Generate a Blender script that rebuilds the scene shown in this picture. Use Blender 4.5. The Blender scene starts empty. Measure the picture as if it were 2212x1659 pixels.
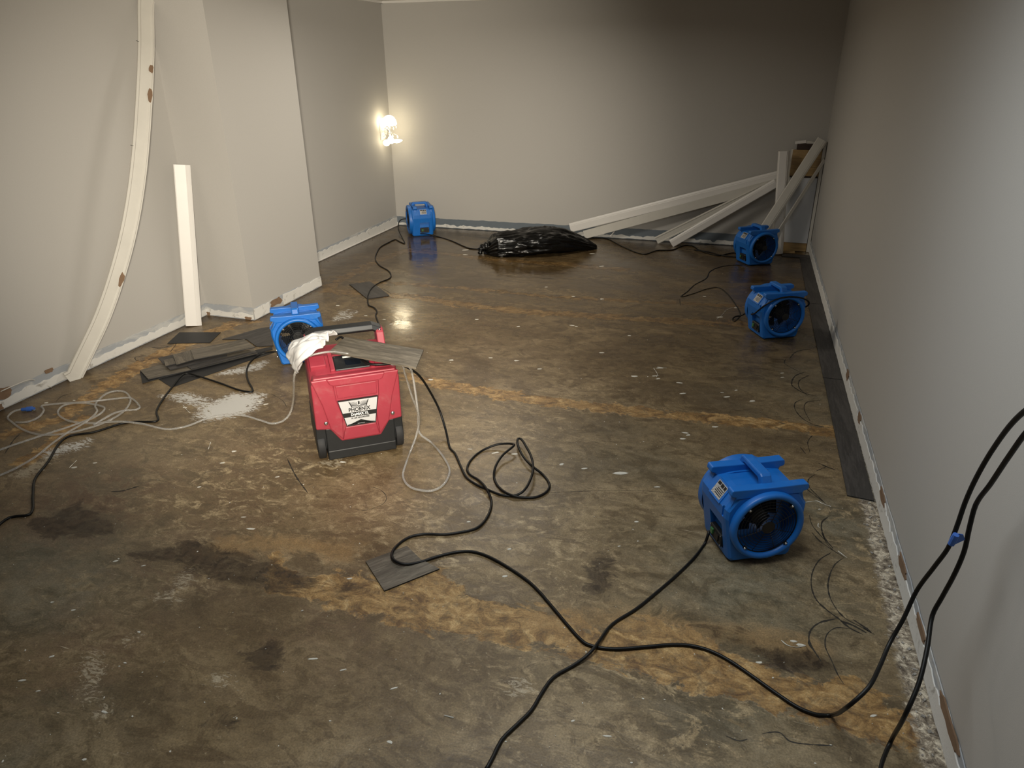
import bpy, bmesh, math, random
import numpy as np
from mathutils import Vector, Matrix, noise as mnoise

S = bpy.context.scene
COL = S.collection
PI = math.pi
rnd = random.Random(7)

# ------------------------------------------------------------------ camera
CAM_H = 1.7
FPX = 1538.0
RIGHT = Vector((0.9541306, 0.2993037, -0.0072115))
DOWN = Vector((0.1168053, -0.3943183, -0.9115205))
FWD = Vector((-0.2756651, 0.8688673, -0.4111914))
cam_d = bpy.data.cameras.new('camera')
cam = bpy.data.objects.new('camera', cam_d)
COL.objects.link(cam)
cam_d.sensor_fit = 'HORIZONTAL'
cam_d.sensor_width = 36.0
cam_d.lens = FPX / 2212.0 * 36.0
cam_d.clip_start = 0.05
cam.matrix_world = Matrix(((RIGHT.x, -DOWN.x, -FWD.x, 0), (RIGHT.y, -DOWN.y, -FWD.y, 0),
                           (RIGHT.z, -DOWN.z, -FWD.z, CAM_H), (0, 0, 0, 1)))
S.camera = cam

# ------------------------------------------------------------------ light, exposure
S.view_settings.view_transform = 'Standard'
S.view_settings.look = 'None'
S.view_settings.exposure = 0.0
S.view_settings.gamma = 1.0
S.view_settings.use_curve_mapping = False
W = bpy.data.worlds.new('world')
S.world = W
W.use_nodes = True
W.node_tree.nodes['Background'].inputs[0].default_value = (0.5, 0.5, 0.5, 1)
W.node_tree.nodes['Background'].inputs[1].default_value = 0.02


def area(loc, size, power, color, target=None):
    d = bpy.data.lights.new('ceiling_lamp', 'AREA')
    d.shape = 'DISK'
    d.size = size
    d.energy = power
    d.color = color
    d.spread = math.radians(170)   # recessed fittings
    o = bpy.data.objects.new('ceiling_lamp', d)
    o.location = loc
    if target:
        o.rotation_euler = (Vector(target) - Vector(loc)).to_track_quat('-Z', 'Y').to_euler()
    COL.objects.link(o)
    return o


def fill_spot(loc, target, size, power, color):
    d = bpy.data.lights.new('column_fill', 'SPOT')
    d.energy = power; d.color = color; d.spot_size = math.radians(size); d.spot_blend = 1.0; d.shadow_soft_size = 0.12
    o = bpy.data.objects.new('column_fill', d)
    o.location = loc
    o.rotation_euler = (Vector(target) - Vector(loc)).to_track_quat('-Z', 'Y').to_euler()
    COL.objects.link(o)


area((-0.5, 1.75, 2.24), 1.3, 27, (0.92, 0.98, 1.0))
area((-1.9, 5.25, 2.24), 0.7, 31, (1.0, 0.92, 0.79))
fill_spot((-0.05, -0.06, 1.71), (-3.2, 5.18, 0.62), 57, 1240, (1.0, 0.90, 0.74))  # added spot brightening the column, fitted to wall brightness; no real lamp here


# ------------------------------------------------------------------ helpers
def ray(px, py):
    return ((px - 1106.0) / FPX) * RIGHT + ((py - 829.5) / FPX) * DOWN + FWD


def on(px, py, axis, val):
    """world point seen at pixel (px, py) on the plane axis = val"""
    d = ray(px, py)
    o = Vector((0, 0, CAM_H))
    return o + d * ((val - o[axis]) / d[axis])


def at(px, py, z=0.0):
    return on(px, py, 2, z)


def tag(o, label=None, cat=None, group=None, kind=None):
    if label: o['label'] = label
    if cat: o['category'] = cat
    if group: o['group'] = group
    if kind: o['kind'] = kind
    return o


def link(o, parent=None):
    COL.objects.link(o)
    if parent: o.parent = parent
    return o


def empty(name, loc=(0, 0, 0), rz=0.0):
    o = bpy.data.objects.new(name, None)
    o.empty_display_size = 0.1
    o.location = loc
    o.rotation_euler = (0, 0, rz)
    return link(o)


def mk(name, verts, faces, mat=None, parent=None, smooth=False, angle=None):
    me = bpy.data.meshes.new(name)
    me.from_pydata([tuple(v) for v in verts], [], faces)
    me.validate()
    bm = bmesh.new(); bm.from_mesh(me)
    bmesh.ops.recalc_face_normals(bm, faces=bm.faces)
    bm.to_mesh(me); bm.free()
    if mat: me.materials.append(mat)
    if smooth:
        me.polygons.foreach_set('use_smooth', [True] * len(me.polygons))
        if angle is not None:
            me.set_sharp_from_angle(angle=math.radians(angle))
    o = bpy.data.objects.new(name, me)
    return link(o, parent)


class MB:
    """collects simple shapes into one mesh"""
    def __init__(s):
        s.v, s.f = [], []

    def add(s, v, f):
        n = len(s.v)
        s.v += [Vector(p) for p in v]
        s.f += [tuple(i + n for i in q) for q in f]
        return s

    def box(s, a, b, m=None):
        x0, y0, z0 = a; x1, y1, z1 = b
        v = [Vector(p) for p in ((x0, y0, z0), (x1, y0, z0), (x1, y1, z0), (x0, y1, z0),
                                 (x0, y0, z1), (x1, y0, z1), (x1, y1, z1), (x0, y1, z1))]
        if m: v = [m @ p for p in v]
        return s.add(v, [(0, 3, 2, 1), (4, 5, 6, 7), (0, 1, 5, 4), (1, 2, 6, 5), (2, 3, 7, 6), (3, 0, 4, 7)])

    def prism(s, poly, a, b, fn):
        """polygon extruded between two depths; fn(u, v, d) -> point"""
        n = len(poly)
        v = [fn(u, w, a) for u, w in poly] + [fn(u, w, b) for u, w in poly]
        f = [tuple(range(n)), tuple(range(2 * n - 1, n - 1, -1))]
        f += [(i, (i + 1) % n, n + (i + 1) % n, n + i) for i in range(n)]
        return s.add(v, f)

    def rings(s, rows, closed=True, cap=True):
        """loft of equal-length vertex rows"""
        n = len(rows[0]); v = [p for r in rows for p in r]; f = []
        for k in range(len(rows) - 1):
            for i in range(n if closed else n - 1):
                j = (i + 1) % n
                f.append((k * n + i, k * n + j, (k + 1) * n + j, (k + 1) * n + i))
        if cap and closed:
            f.append(tuple(range(n - 1, -1, -1)))
            f.append(tuple((len(rows) - 1) * n + i for i in range(n)))
        return s.add(v, f)

    def lathe(s, prof, fn, n=48, loop=False):
        """prof: (r, d) pairs; fn(c, s, r, d) -> point"""
        rows = [[fn(math.cos(2 * PI * i / n), math.sin(2 * PI * i / n), r, d) for i in range(n)] for r, d in prof]
        if loop: rows.append(rows[0])
        return s.rings(rows, True, False)

    def tube(s, pts, r, sides=8, cap=True):
        pts = [Vector(p) for p in pts]
        rs = r if isinstance(r, (list, tuple)) else [r] * len(pts)
        t0 = (pts[1] - pts[0]).normalized()
        up = Vector((0, 0, 1)) if abs(t0.z) < 0.9 else Vector((1, 0, 0))
        nrm = t0.cross(up).normalized()
        rows = []
        for i, p in enumerate(pts):
            t = (pts[min(i + 1, len(pts) - 1)] - pts[max(i - 1, 0)])
            t = t.normalized() if t.length > 1e-9 else t0
            nrm = (nrm - t * nrm.dot(t))
            nrm = nrm.normalized() if nrm.length > 1e-6 else t.orthogonal().normalized()
            b = t.cross(nrm)
            rows.append([p + (nrm * math.cos(2 * PI * k / sides) + b * math.sin(2 * PI * k / sides)) * rs[i] for k in range(sides)])
        return s.rings(rows, True, cap)

    def build(s, name, mat=None, parent=None, smooth=False, angle=None):
        return mk(name, s.v, s.f, mat, parent, smooth, angle)


def spline(pts, step=0.02, closed=False):
    """centripetal-ish Catmull-Rom through points, resampled"""
    P = [Vector(p) for p in pts]
    out = []
    n = len(P)
    for i in range(n - 1):
        p1, p2 = P[i], P[i + 1]
        p0 = P[i - 1] if i else p1 * 2 - p2
        p3 = P[i + 2] if i + 2 < n else p2 * 2 - p1
        L = (p2 - p1).length
        m1 = (p2 - p0) * (L / max(L + (p1 - p0).length, 1e-6))
        m2 = (p3 - p1) * (L / max(L + (p3 - p2).length, 1e-6))
        k = max(2, int(L / step))
        for j in range(k):
            t = j / k; t2 = t * t; t3 = t2 * t
            out.append(p1 * (2 * t3 - 3 * t2 + 1) + m1 * (t3 - 2 * t2 + t) + p2 * (-2 * t3 + 3 * t2) + m2 * (t3 - t2))
    out.append(P[-1])
    return out


def bevel(o, w, seg=2, ang=35):
    m = o.modifiers.new('bevel', 'BEVEL')
    m.width = w; m.segments = seg; m.limit_method = 'ANGLE'; m.angle_limit = math.radians(ang)
    m.harden_normals = False
    return o


def boolean_cut(o, cutters):
    for c in cutters:
        m = o.modifiers.new('cut', 'BOOLEAN'); m.operation = 'DIFFERENCE'; m.solver = 'EXACT'; m.object = c
    bpy.context.view_layer.update()
    dg = bpy.context.evaluated_depsgraph_get()
    me = bpy.data.meshes.new_from_object(o.evaluated_get(dg))
    o.modifiers.clear()
    o.data = me
    for c in cutters: bpy.data.objects.remove(c)


def text_mesh(name, body, size, mat, parent, M, bold=0.0, width=None, depth=0.0006):
    c = bpy.data.curves.new('text', 'FONT')
    c.body = body; c.size = size; c.align_x = 'CENTER'; c.align_y = 'CENTER'
    c.extrude = depth; c.offset = bold; c.resolution_u = 3
    t = bpy.data.objects.new('text', c)
    COL.objects.link(t)
    bpy.context.view_layer.update()
    me = bpy.data.meshes.new_from_object(t.evaluated_get(bpy.context.evaluated_depsgraph_get()))
    bpy.data.objects.remove(t); bpy.data.curves.remove(c)
    xs = [v.co.x for v in me.vertices]
    k = (width / (max(xs) - min(xs))) if width else 1.0
    for v in me.vertices: v.co = M @ Vector((v.co.x * k, v.co.y, v.co.z))
    me.materials.clear(); me.materials.append(mat)
    o = bpy.data.objects.new(name, me)
    o['kind'] = 'stuff'
    return link(o, parent)


# ------------------------------------------------------------------ materials
class NT:
    def __init__(s, name):
        s.m = bpy.data.materials.new(name); s.m.use_nodes = True
        s.t = s.m.node_tree; s.N = s.t.nodes; s.bsdf = s.N['Principled BSDF']
        s._co = None

    def n(s, typ, **kw):
        x = s.N.new('ShaderNode' + typ)
        for k, v in kw.items(): setattr(x, k, v)
        return x

    def l(s, a, b): s.t.links.new(a, b)

    def put(s, sock, v):
        if hasattr(v, 'is_output') or hasattr(v, 'links'): s.l(v, sock)
        else: sock.default_value = v

    def co(s):
        if s._co is None: s._co = s.n('TexCoord').outputs['Object']
        return s._co

    def mapping(s, scale=(1, 1, 1), rot=(0, 0, 0), loc=(0, 0, 0), vec=None):
        m = s.n('Mapping'); s.l(vec or s.co(), m.inputs[0])
        m.inputs['Location'].default_value = loc
        m.inputs['Rotation'].default_value = rot; m.inputs['Scale'].default_value = scale
        return m.outputs[0]

    def noise(s, scale, detail=4, rough=0.55, dist=0.0, vec=None, out='Fac'):
        x = s.n('TexNoise'); s.l(vec or s.co(), x.inputs['Vector'])
        x.inputs['Scale'].default_value = scale; x.inputs['Detail'].default_value = detail
        x.inputs['Roughness'].default_value = rough; x.inputs['Distortion'].default_value = dist
        return x.outputs[out]

    def math(s, op, a, b=0.0, clamp=False):
        x = s.n('Math', operation=op); x.use_clamp = clamp
        s.put(x.inputs[0], a); s.put(x.inputs[1], b)
        return x.outputs[0]

    def step(s, v, a, b, lo=0.0, hi=1.0):
        x = s.n('MapRange'); x.interpolation_type = 'SMOOTHSTEP'
        s.put(x.inputs['Value'], v)
        x.inputs['From Min'].default_value = a; x.inputs['From Max'].default_value = b
        x.inputs['To Min'].default_value = lo; x.inputs['To Max'].default_value = hi
        return x.outputs['Result']

    def ramp(s, v, stops):
        x = s.n('ValToRGB'); s.l(v, x.inputs[0]); e = x.color_ramp.elements
        while len(e) < len(stops): e.new(0.5)
        for k, (p, c) in enumerate(stops):
            e[k].position = p; e[k].color = (*c, 1)
        return x.outputs[0]

    def mix(s, f, a, b, mode='MIX'):
        x = s.n('Mix', data_type='RGBA', blend_type=mode)
        s.put(x.inputs[0], f)
        for k, v in ((6, a), (7, b)):
            if isinstance(v, tuple): x.inputs[k].default_value = (*v, 1) if len(v) == 3 else v
            else: s.l(v, x.inputs[k])
        return x.outputs[2]

    def attr(s, name):
        x = s.n('Attribute', attribute_type='GEOMETRY'); x.attribute_name = name
        return x.outputs['Fac']

    def bump(s, h, strength=0.3, dist=0.01):
        b = s.n('Bump'); b.inputs['Strength'].default_value = strength; b.inputs['Distance'].default_value = dist
        s.l(h, b.inputs['Height']); s.l(b.outputs[0], s.bsdf.inputs['Normal'])

    def set(s, **kw):
        nm = {'color': 'Base Color', 'rough': 'Roughness', 'metal': 'Metallic', 'spec': 'Specular IOR Level',
              'trans': 'Transmission Weight', 'ior': 'IOR', 'ecol': 'Emission Color', 'estr': 'Emission Strength',
              'coat': 'Coat Weight', 'alpha': 'Alpha', 'crough': 'Coat Roughness'}
        for k, v in kw.items():
            i = s.bsdf.inputs[nm[k]]
            if isinstance(v, tuple) and len(v) == 3: v = (*v, 1)
            s.put(i, v)
        return s


def plain(name, col, rough=0.5, var=0.12, scale=14.0, bump=0.0, bscale=60.0, **kw):
    t = NT(name)
    nz = t.noise(scale, 5, 0.6)
    c = t.mix(nz, tuple(max(0, x * (1 - var)) for x in col), tuple(min(1, x * (1 + var)) for x in col))
    t.set(color=c, rough=rough, **kw)
    if bump: t.bump(t.noise(bscale, 3), bump, 0.002)
    return t.m


def worn(name, col, dust, amount=0.5, rough=0.45, scale=9.0, bump=0.08):
    """coloured plastic with patchy dust and scuffs"""
    t = NT(name)
    a = t.step(t.noise(scale, 7, 0.68, 0.3), 0.52, 0.78)
    sc = t.step(t.noise(3.0, 8, 0.7, 1.5, t.mapping((40, 4, 9))), 0.64, 0.74)
    f = t.math('MULTIPLY', t.math('MAXIMUM', a, t.math('MULTIPLY', sc, 0.6)), amount)
    nz = t.noise(22, 4)
    c = t.mix(nz, tuple(x * 0.9 for x in col), tuple(min(1, x * 1.1) for x in col))
    t.set(color=t.mix(f, c, dust), rough=t.math('ADD', t.math('MULTIPLY', f, 0.3), rough))
    t.bump(t.noise(180, 2), bump, 0.001)
    return t.m


def wall_mat():
    t = NT('greige_paint')
    big = t.noise(0.8, 3, 0.5)
    c = t.mix(big, (0.43, 0.415, 0.39), (0.465, 0.45, 0.425))
    fine = t.noise(260, 2, 0.6)
    t.set(color=t.mix(0.25, c, t.ramp(fine, [(0.3, (0.40, 0.385, 0.36)), (0.7, (0.495, 0.48, 0.455))])), rough=0.62, spec=0.3)
    t.bump(t.noise(300, 3, 0.6), 0.12, 0.002)
    return t.m


M_WALL = wall_mat()
M_CEIL = plain('ceiling_white', (0.62, 0.6, 0.56), 0.8, 0.04)
M_WHITE_TRIM = plain('white_trim_paint', (0.72, 0.7, 0.67), 0.4, 0.05, 6)
M_CREAM = plain('cream_board_back', (0.58, 0.56, 0.51), 0.6, 0.1, 8)
M_TORN = plain('torn_brown_paper', (0.2, 0.125, 0.075), 0.9, 0.25, 30)
M_PLASTER = NT('ragged_plaster')
_p = M_PLASTER
_p.set(color=_p.mix(_p.step(_p.noise(16, 8, 0.7, 0.6), 0.56, 0.7), (0.66, 0.65, 0.62), (0.36, 0.34, 0.31)), rough=0.85)
_p.bump(_p.noise(50, 5, 0.7), 0.4, 0.004)
M_PLASTER = _p.m
M_BAREWALL = NT('old_wall_strip')
_p = M_BAREWALL
_p.set(color=_p.mix(_p.step(_p.noise(5, 7, 0.65, 0.8, _p.mapping((1, 1, 3))), 0.45, 0.62), (0.34, 0.36, 0.385), (0.5, 0.5, 0.485)), rough=0.8)
M_BAREWALL = _p.m
M_BLUEGREY = plain('blue_grey_old_paint', (0.13, 0.155, 0.18), 0.7, 0.15, 9)
M_BLUE = worn('blue_rotomoulded_plastic', (0.006, 0.135, 0.5), (0.10, 0.22, 0.42), 0.35, 0.42)
M_RED = worn('red_moulded_plastic', (0.26, 0.025, 0.040), (0.28, 0.12, 0.115), 0.45, 0.5)
M_BLACK = worn('black_plastic', (0.008, 0.009, 0.010), (0.035, 0.033, 0.03), 0.35, 0.5)
M_GRILLE = plain('black_wire', (0.006, 0.006, 0.007), 0.4, 0.1)
M_RUBBER = plain('black_rubber_cord', (0.004, 0.004, 0.004), 0.45, 0.2, 40, spec=0.3)
M_TYRE = worn('wheel_rubber', (0.010, 0.010, 0.011), (0.035, 0.032, 0.03), 0.4, 0.7)
M_STEEL = plain('bright_steel', (0.75, 0.75, 0.74), 0.25, 0.05, metal=1.0)
M_SILVER = plain('silver_label', (0.43, 0.43, 0.43), 0.35, 0.05, 5)
M_INK = plain('black_ink', (0.008, 0.008, 0.008), 0.5, 0.05)
M_SCREEN = plain('dark_screen', (0.006, 0.008, 0.012), 0.12, 0.05)
M_PAPERWHITE = plain('white_print', (0.75, 0.75, 0.73), 0.5, 0.03)
M_TAPE = plain('blue_painters_tape', (0.045, 0.14, 0.5), 0.6, 0.1)
M_CHIP = plain('dried_white_paint', (0.62, 0.6, 0.53), 0.6, 0.15, 40)
M_CRUMB = plain('crumbled_mortar', (0.36, 0.34, 0.31), 0.95, 0.5, 60)
M_CRUMBD = plain('torn_paper_crumbs', (0.12, 0.08, 0.05), 0.95, 0.6, 50)
M_SWIRL = plain('dried_black_adhesive', (0.024, 0.02, 0.015), 0.6, 0.35, 30)
M_GREEN = plain('switch_green', (0.05, 0.16, 0.06), 0.3, 0.1)


def plank_mat(name, a, b, rough=0.5):
    t = NT(name)
    g = t.noise(4.0, 9, 0.72, 0.8, t.mapping((2.4, 22, 22)))
    big = t.noise(5, 3, 0.5)
    c = t.ramp(g, [(0.36, a), (0.5, tuple((x + y) / 2 for x, y in zip(a, b))), (0.64, b)])
    streak = t.noise(2.2, 6, 0.7, 0.5, t.mapping((1.6, 14, 14), (0, 0, 0), (5, 2, 1)))
    c = t.mix(t.step(streak, 0.44, 0.54, 0.6, 0.0), c, tuple(x * 0.6 for x in a))
    t.set(color=t.mix(t.math('MULTIPLY', big, 0.25), c, tuple(x * 1.4 for x in b)), rough=rough)
    t.bump(g, 0.2, 0.002)
    return t.m


M_PLANK = plank_mat('grey_oak_vinyl', (0.045, 0.037, 0.027), (0.185, 0.16, 0.122))
M_PLANKD = plank_mat('dark_oak_vinyl', (0.028, 0.026, 0.025), (0.07, 0.064, 0.06), 0.55)
M_PLANKBACK = plain('vinyl_plank_back', (0.014, 0.014, 0.015), 0.6, 0.2, 20)
M_PINE = plank_mat('bare_pine', (0.3, 0.19, 0.075), (0.40, 0.27, 0.12))
M_DARKWOOD = plank_mat('dark_brown_wood', (0.02, 0.01, 0.007), (0.045, 0.024, 0.014))
M_PANELWHITE = plain('white_panel_paint', (0.55, 0.57, 0.6), 0.5, 0.05, 5)

t = NT('black_bag_film')
t.set(color=(0.003, 0.003, 0.003), rough=0.22, spec=0.35)
t.bump(t.noise(7, 3, 0.5, 1.0, t.mapping((0.7, 2.6, 2.6), (0, 0, 0.5))), 0.28, 0.02)
M_BAG = t.m

t = NT('white_cotton_rag')
t.set(color=t.mix(t.noise(12, 5), (0.42, 0.415, 0.41), (0.54, 0.535, 0.53)), rough=0.95)
t.bump(t.noise(240, 2), 0.25, 0.002)
M_RAG = t.m

t = NT('clear_vinyl_hose')
t.set(color=(0.80, 0.79, 0.76), rough=0.12, trans=0.78, ior=1.25)
M_HOSE = t.m

t = NT('rating_label')
br = t.n('TexBrick'); t.l(t.co(), br.inputs['Vector'])
t.set(color=t.mix(t.step(t.noise(2.0, 4, 0.8, 0.0, t.mapping((60, 160, 400))), 0.5, 0.56), (0.55, 0.54, 0.52), (0.09, 0.085, 0.08)), rough=0.45)
M_RATING = t.m


# ------------------------------------------------------------------ floor
def sd_poly(X, Y, poly):
    """signed distance, positive inside"""
    d = np.full(X.shape, 1e9); ins = np.zeros(X.shape, bool); n = len(poly)
    for i in range(n):
        ax, ay = poly[i]; bx, by = poly[(i + 1) % n]
        ex, ey = bx - ax, by - ay; wx, wy = X - ax, Y - ay
        tt = np.clip((wx * ex + wy * ey) / max(ex * ex + ey * ey, 1e-12), 0, 1)
        d = np.minimum(d, np.hypot(wx - ex * tt, wy - ey * tt))
        c = ((ay > Y) != (by > Y)) & (X < (bx - ax) * (Y - ay) / ((by - ay) if by != ay else 1e-12) + ax)
        ins ^= c
    return np.where(ins, d, -d)


def sd_line(X, Y, pts, w):
    d = np.full(X.shape, 1e9)
    for i in range(len(pts) - 1):
        ax, ay = pts[i]; bx, by = pts[i + 1]
        ex, ey = bx - ax, by - ay; wx, wy = X - ax, Y - ay
        tt = np.clip((wx * ex + wy * ey) / max(ex * ex + ey * ey, 1e-12), 0, 1)
        d = np.minimum(d, np.hypot(wx - ex * tt, wy - ey * tt))
    return w - d


def fl(pts): return [tuple(at(*p))[:2] for p in pts]


FX0, FX1, FY0, FY1, FS = -3.76, 0.72, -1.6, 7.50, 0.025
nx = int((FX1 - FX0) / FS) + 1; ny = int((FY1 - FY0) / FS) + 1
gx = np.linspace(FX0, FX1, nx); gy = np.linspace(FY0, FY1, ny)
GX, GY = np.meshgrid(gx, gy)
fv = np.stack([GX.ravel(), GY.ravel(), np.zeros(nx * ny)], 1)
I = np.arange(nx * ny).reshape(ny, nx)
ff = np.stack([I[:-1, :-1].ravel(), I[:-1, 1:].ravel(), I[1:, 1:].ravel(), I[1:, :-1].ravel()], 1)
fme = bpy.data.meshes.new('floor')
fme.from_pydata(fv.tolist(), [], ff.tolist())

tan_poly = [fl([(590, 1195), (660, 1240), (760, 1232), (850, 1262), (945, 1225), (1010, 1280), (1090, 1298), (1190, 1320), (1300, 1352), (1400, 1330),
                (1480, 1345), (1570, 1400), (1640, 1432), (1700, 1462), (1770, 1464), (1850, 1465), (1900, 1500), (1985, 1545), (1985, 1610),
                (1860, 1598), (1780, 1570), (1720, 1552), (1660, 1530), (1590, 1510), (1500, 1502), (1400, 1470), (1320, 1440), (1240, 1428),
                (1160, 1400), (1050, 1388), (960, 1372), (900, 1356), (850, 1345), (800, 1335), (760, 1318), (680, 1300), (560, 1275)])]
tan_lines = [(fl([(860, 810), (950, 828), (1080, 852), (1250, 876), (1400, 892), (1550, 905), (1700, 920), (1840, 940)]), 0.055),
             (fl([(700, 628), (830, 637), (900, 642), (1000, 658), (1130, 673), (1260, 680), (1400, 690), (1600, 700)]), 0.06),
             (fl([(700, 625), (760, 590), (820, 562), (880, 540), (960, 548), (1060, 560), (1200, 570), (1350, 582)]), 0.055),
             (fl([(780, 608), (900, 615), (1020, 625), (1180, 640), (1400, 652), (1620, 662)]), 0.035),
             (fl([(235, 830), (330, 775), (420, 735), (500, 700), (560, 690)]), 0.07),
             (fl([(0, 940), (60, 925), (130, 905), (210, 845)]), 0.05),
             (fl([(60, 1000), (140, 930), (190, 900)]), 0.05)]
tan_lines2 = [(fl([(740, 1190), (600, 1170), (480, 1180)]), 0.05), (fl([(1180, 1340), (1430, 1345), (1650, 1385), (1740, 1400)]), 0.05)]
a_tan = np.full(GX.shape, -1.0)
for p in tan_poly: a_tan = np.maximum(a_tan, sd_poly(GX, GY, p))
for p, w in tan_lines: a_tan = np.maximum(a_tan, sd_line(GX, GY, p, w))
a_tan2 = np.full(GX.shape, -1.0)
for p, w in tan_lines2: a_tan2 = np.maximum(a_tan2, sd_line(GX, GY, p, w))
a_dark = np.full(GX.shape, -1.0)
for p in ([(265, 1195), (330, 1178), (440, 1168), (520, 1200), (600, 1215), (680, 1245), (700, 1270), (640, 1278), (560, 1275), (460, 1250), (390, 1230), (330, 1215)],
          [(1275, 1200), (1320, 1195), (1330, 1240), (1305, 1290), (1270, 1285)],
          [(1480, 1345), (1600, 1362), (1640, 1395), (1750, 1405), (1830, 1440), (1780, 1462), (1680, 1455), (1620, 1410), (1560, 1390)],
          [(60, 1130), (170, 1085), (260, 1130), (250, 1160), (120, 1160)],
          [(430, 1560), (500, 1535), (520, 1560), (470, 1585)],
          [(520, 1410), (600, 1380), (620, 1430), (560, 1460)],
          [(700, 1270), (760, 1250), (800, 1270), (740, 1290)]):
    a_dark = np.maximum(a_dark, sd_poly(GX, GY, fl(p)))


def blobs(lst):
    a = np.zeros(GX.shape)
    for px, py, r, w in lst:
        c = at(px, py)
        a = np.maximum(a, w * np.exp(-(((GX - c.x) ** 2 + (GY - c.y) ** 2) / (r * r))))
    return a


a_pale = blobs([(1180, 1150, .28, 1), (1250, 1230, .25, 1), (850, 1130, .35, .8), (480, 1060, .4, 1), (640, 1010, .4, 1), (1000, 1070, .3, .7),
                (1120, 920, .4, .7), (1500, 1560, .3, 1), (1250, 1560, .3, .8), (1880, 1320, .22, 1), (1900, 1200, .2, .9), (1350, 1540, .3, .9),
                (1120, 1490, .25, .7), (480, 930, .4, .5), (200, 1280, .3, .4), (1250, 850, .3, .6), (1820, 1100, .15, .8), (420, 1240, .14, 1), (950, 1200, .3, 1)])
a_grey = blobs([(150, 1260, .35, 1), (60, 1200, .3, 1), (30, 1640, .3, .8), (1650, 1270, .45, .9), (1480, 1150, .3, .5), (1800, 830, .7, .7), (1700, 1620, .4, .7),
                (300, 990, .4, .6), (1300, 1420, .3, .3), (1400, 1000, .5, .4), (1780, 1130, .3, .8)])
a_red = blobs([(200, 1080, .4, .9), (500, 1120, .4, .5), (400, 1200, .3, .7), (200, 1400, .3, .6), (720, 1350, .3, .4), (520, 1000, .5, .5),
               (1000, 720, .7, .35), (760, 560, .5, .4)])
a_pud = blobs([(868, 690, .42, 1), (905, 545, .55, .9), (1090, 590, .6, .7), (1200, 575, .5, .6), (760, 580, .3, .5)])
a_wet_dim = np.clip((GY - 3.6) / 1.6, 0, 1)
a_white = np.full(GX.shape, -1.0)
for p in ([(425, 905), (436, 880), (480, 862), (500, 850), (568, 852), (560, 872), (545, 888), (500, 900), (450, 908)],
          [(475, 808), (500, 800), (540, 790), (575, 780), (560, 795), (520, 805)],
          [(722, 692), (740, 672), (752, 670), (735, 690)], [(745, 685), (768, 672), (750, 688)],
          [(350, 855), (400, 850), (470, 870), (450, 880)], [(100, 975), (190, 950), (180, 965), (110, 985)]):
    a_white = np.maximum(a_white, sd_poly(GX, GY, fl(p)))
a_smear = np.full(GX.shape, -1.0)
for p in ([(178, 1460), (185, 1415), (215, 1420), (225, 1450), (210, 1480), (195, 1520)], [(15, 1030), (60, 1005), (125, 980), (110, 1000), (50, 1035)],
          [(690, 1000), (730, 985), (745, 1000), (720, 1008)], [(455, 1475), (490, 1450), (500, 1470), (470, 1480)], [(210, 1545), (230, 1520), (238, 1540), (220, 1552)],
          [(260, 1385), (300, 1370), (285, 1390)], [(375, 1255), (410, 1235), (415, 1260), (385, 1275)], [(330, 1290), (380, 1270), (385, 1300)], [(1090, 1480), (1120, 1465), (1150, 1490), (1100, 1500)]):
    a_smear = np.maximum(a_smear, sd_poly(GX, GY, fl(p)))
# distance to the walls (grime / broken concrete where the boards were pried off)
wl = np.where(GY < 4.14, GX + 3.70, np.where(GY < 5.05, GX + 3.28, GX + 3.75))
wl = np.where((GY < 4.14), np.minimum(wl, np.hypot(np.maximum(-(GX + 3.28), 0) * (GX > -3.28), 4.14 - GY) if False else np.where(GX < -3.28, np.minimum(wl, 4.14 - GY), wl)), wl)
a_edge = np.minimum(np.abs(wl), 7.48 - GY)
a_right = 0.70 - GX
for nme, arr in dict(a_tan=a_tan, a_tan2=a_tan2, a_dark=a_dark, a_pale=a_pale, a_grey=a_grey, a_red=a_red, a_wet_dim=a_wet_dim, a_pud=a_pud, a_white=a_white, a_smear=a_smear, a_edge=a_edge, a_right=a_right).items():
    at_ = fme.attributes.new(nme, 'FLOAT', 'POINT')
    at_.data.foreach_set('value', np.ascontiguousarray(arr.ravel(), dtype=np.float32))


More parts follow.
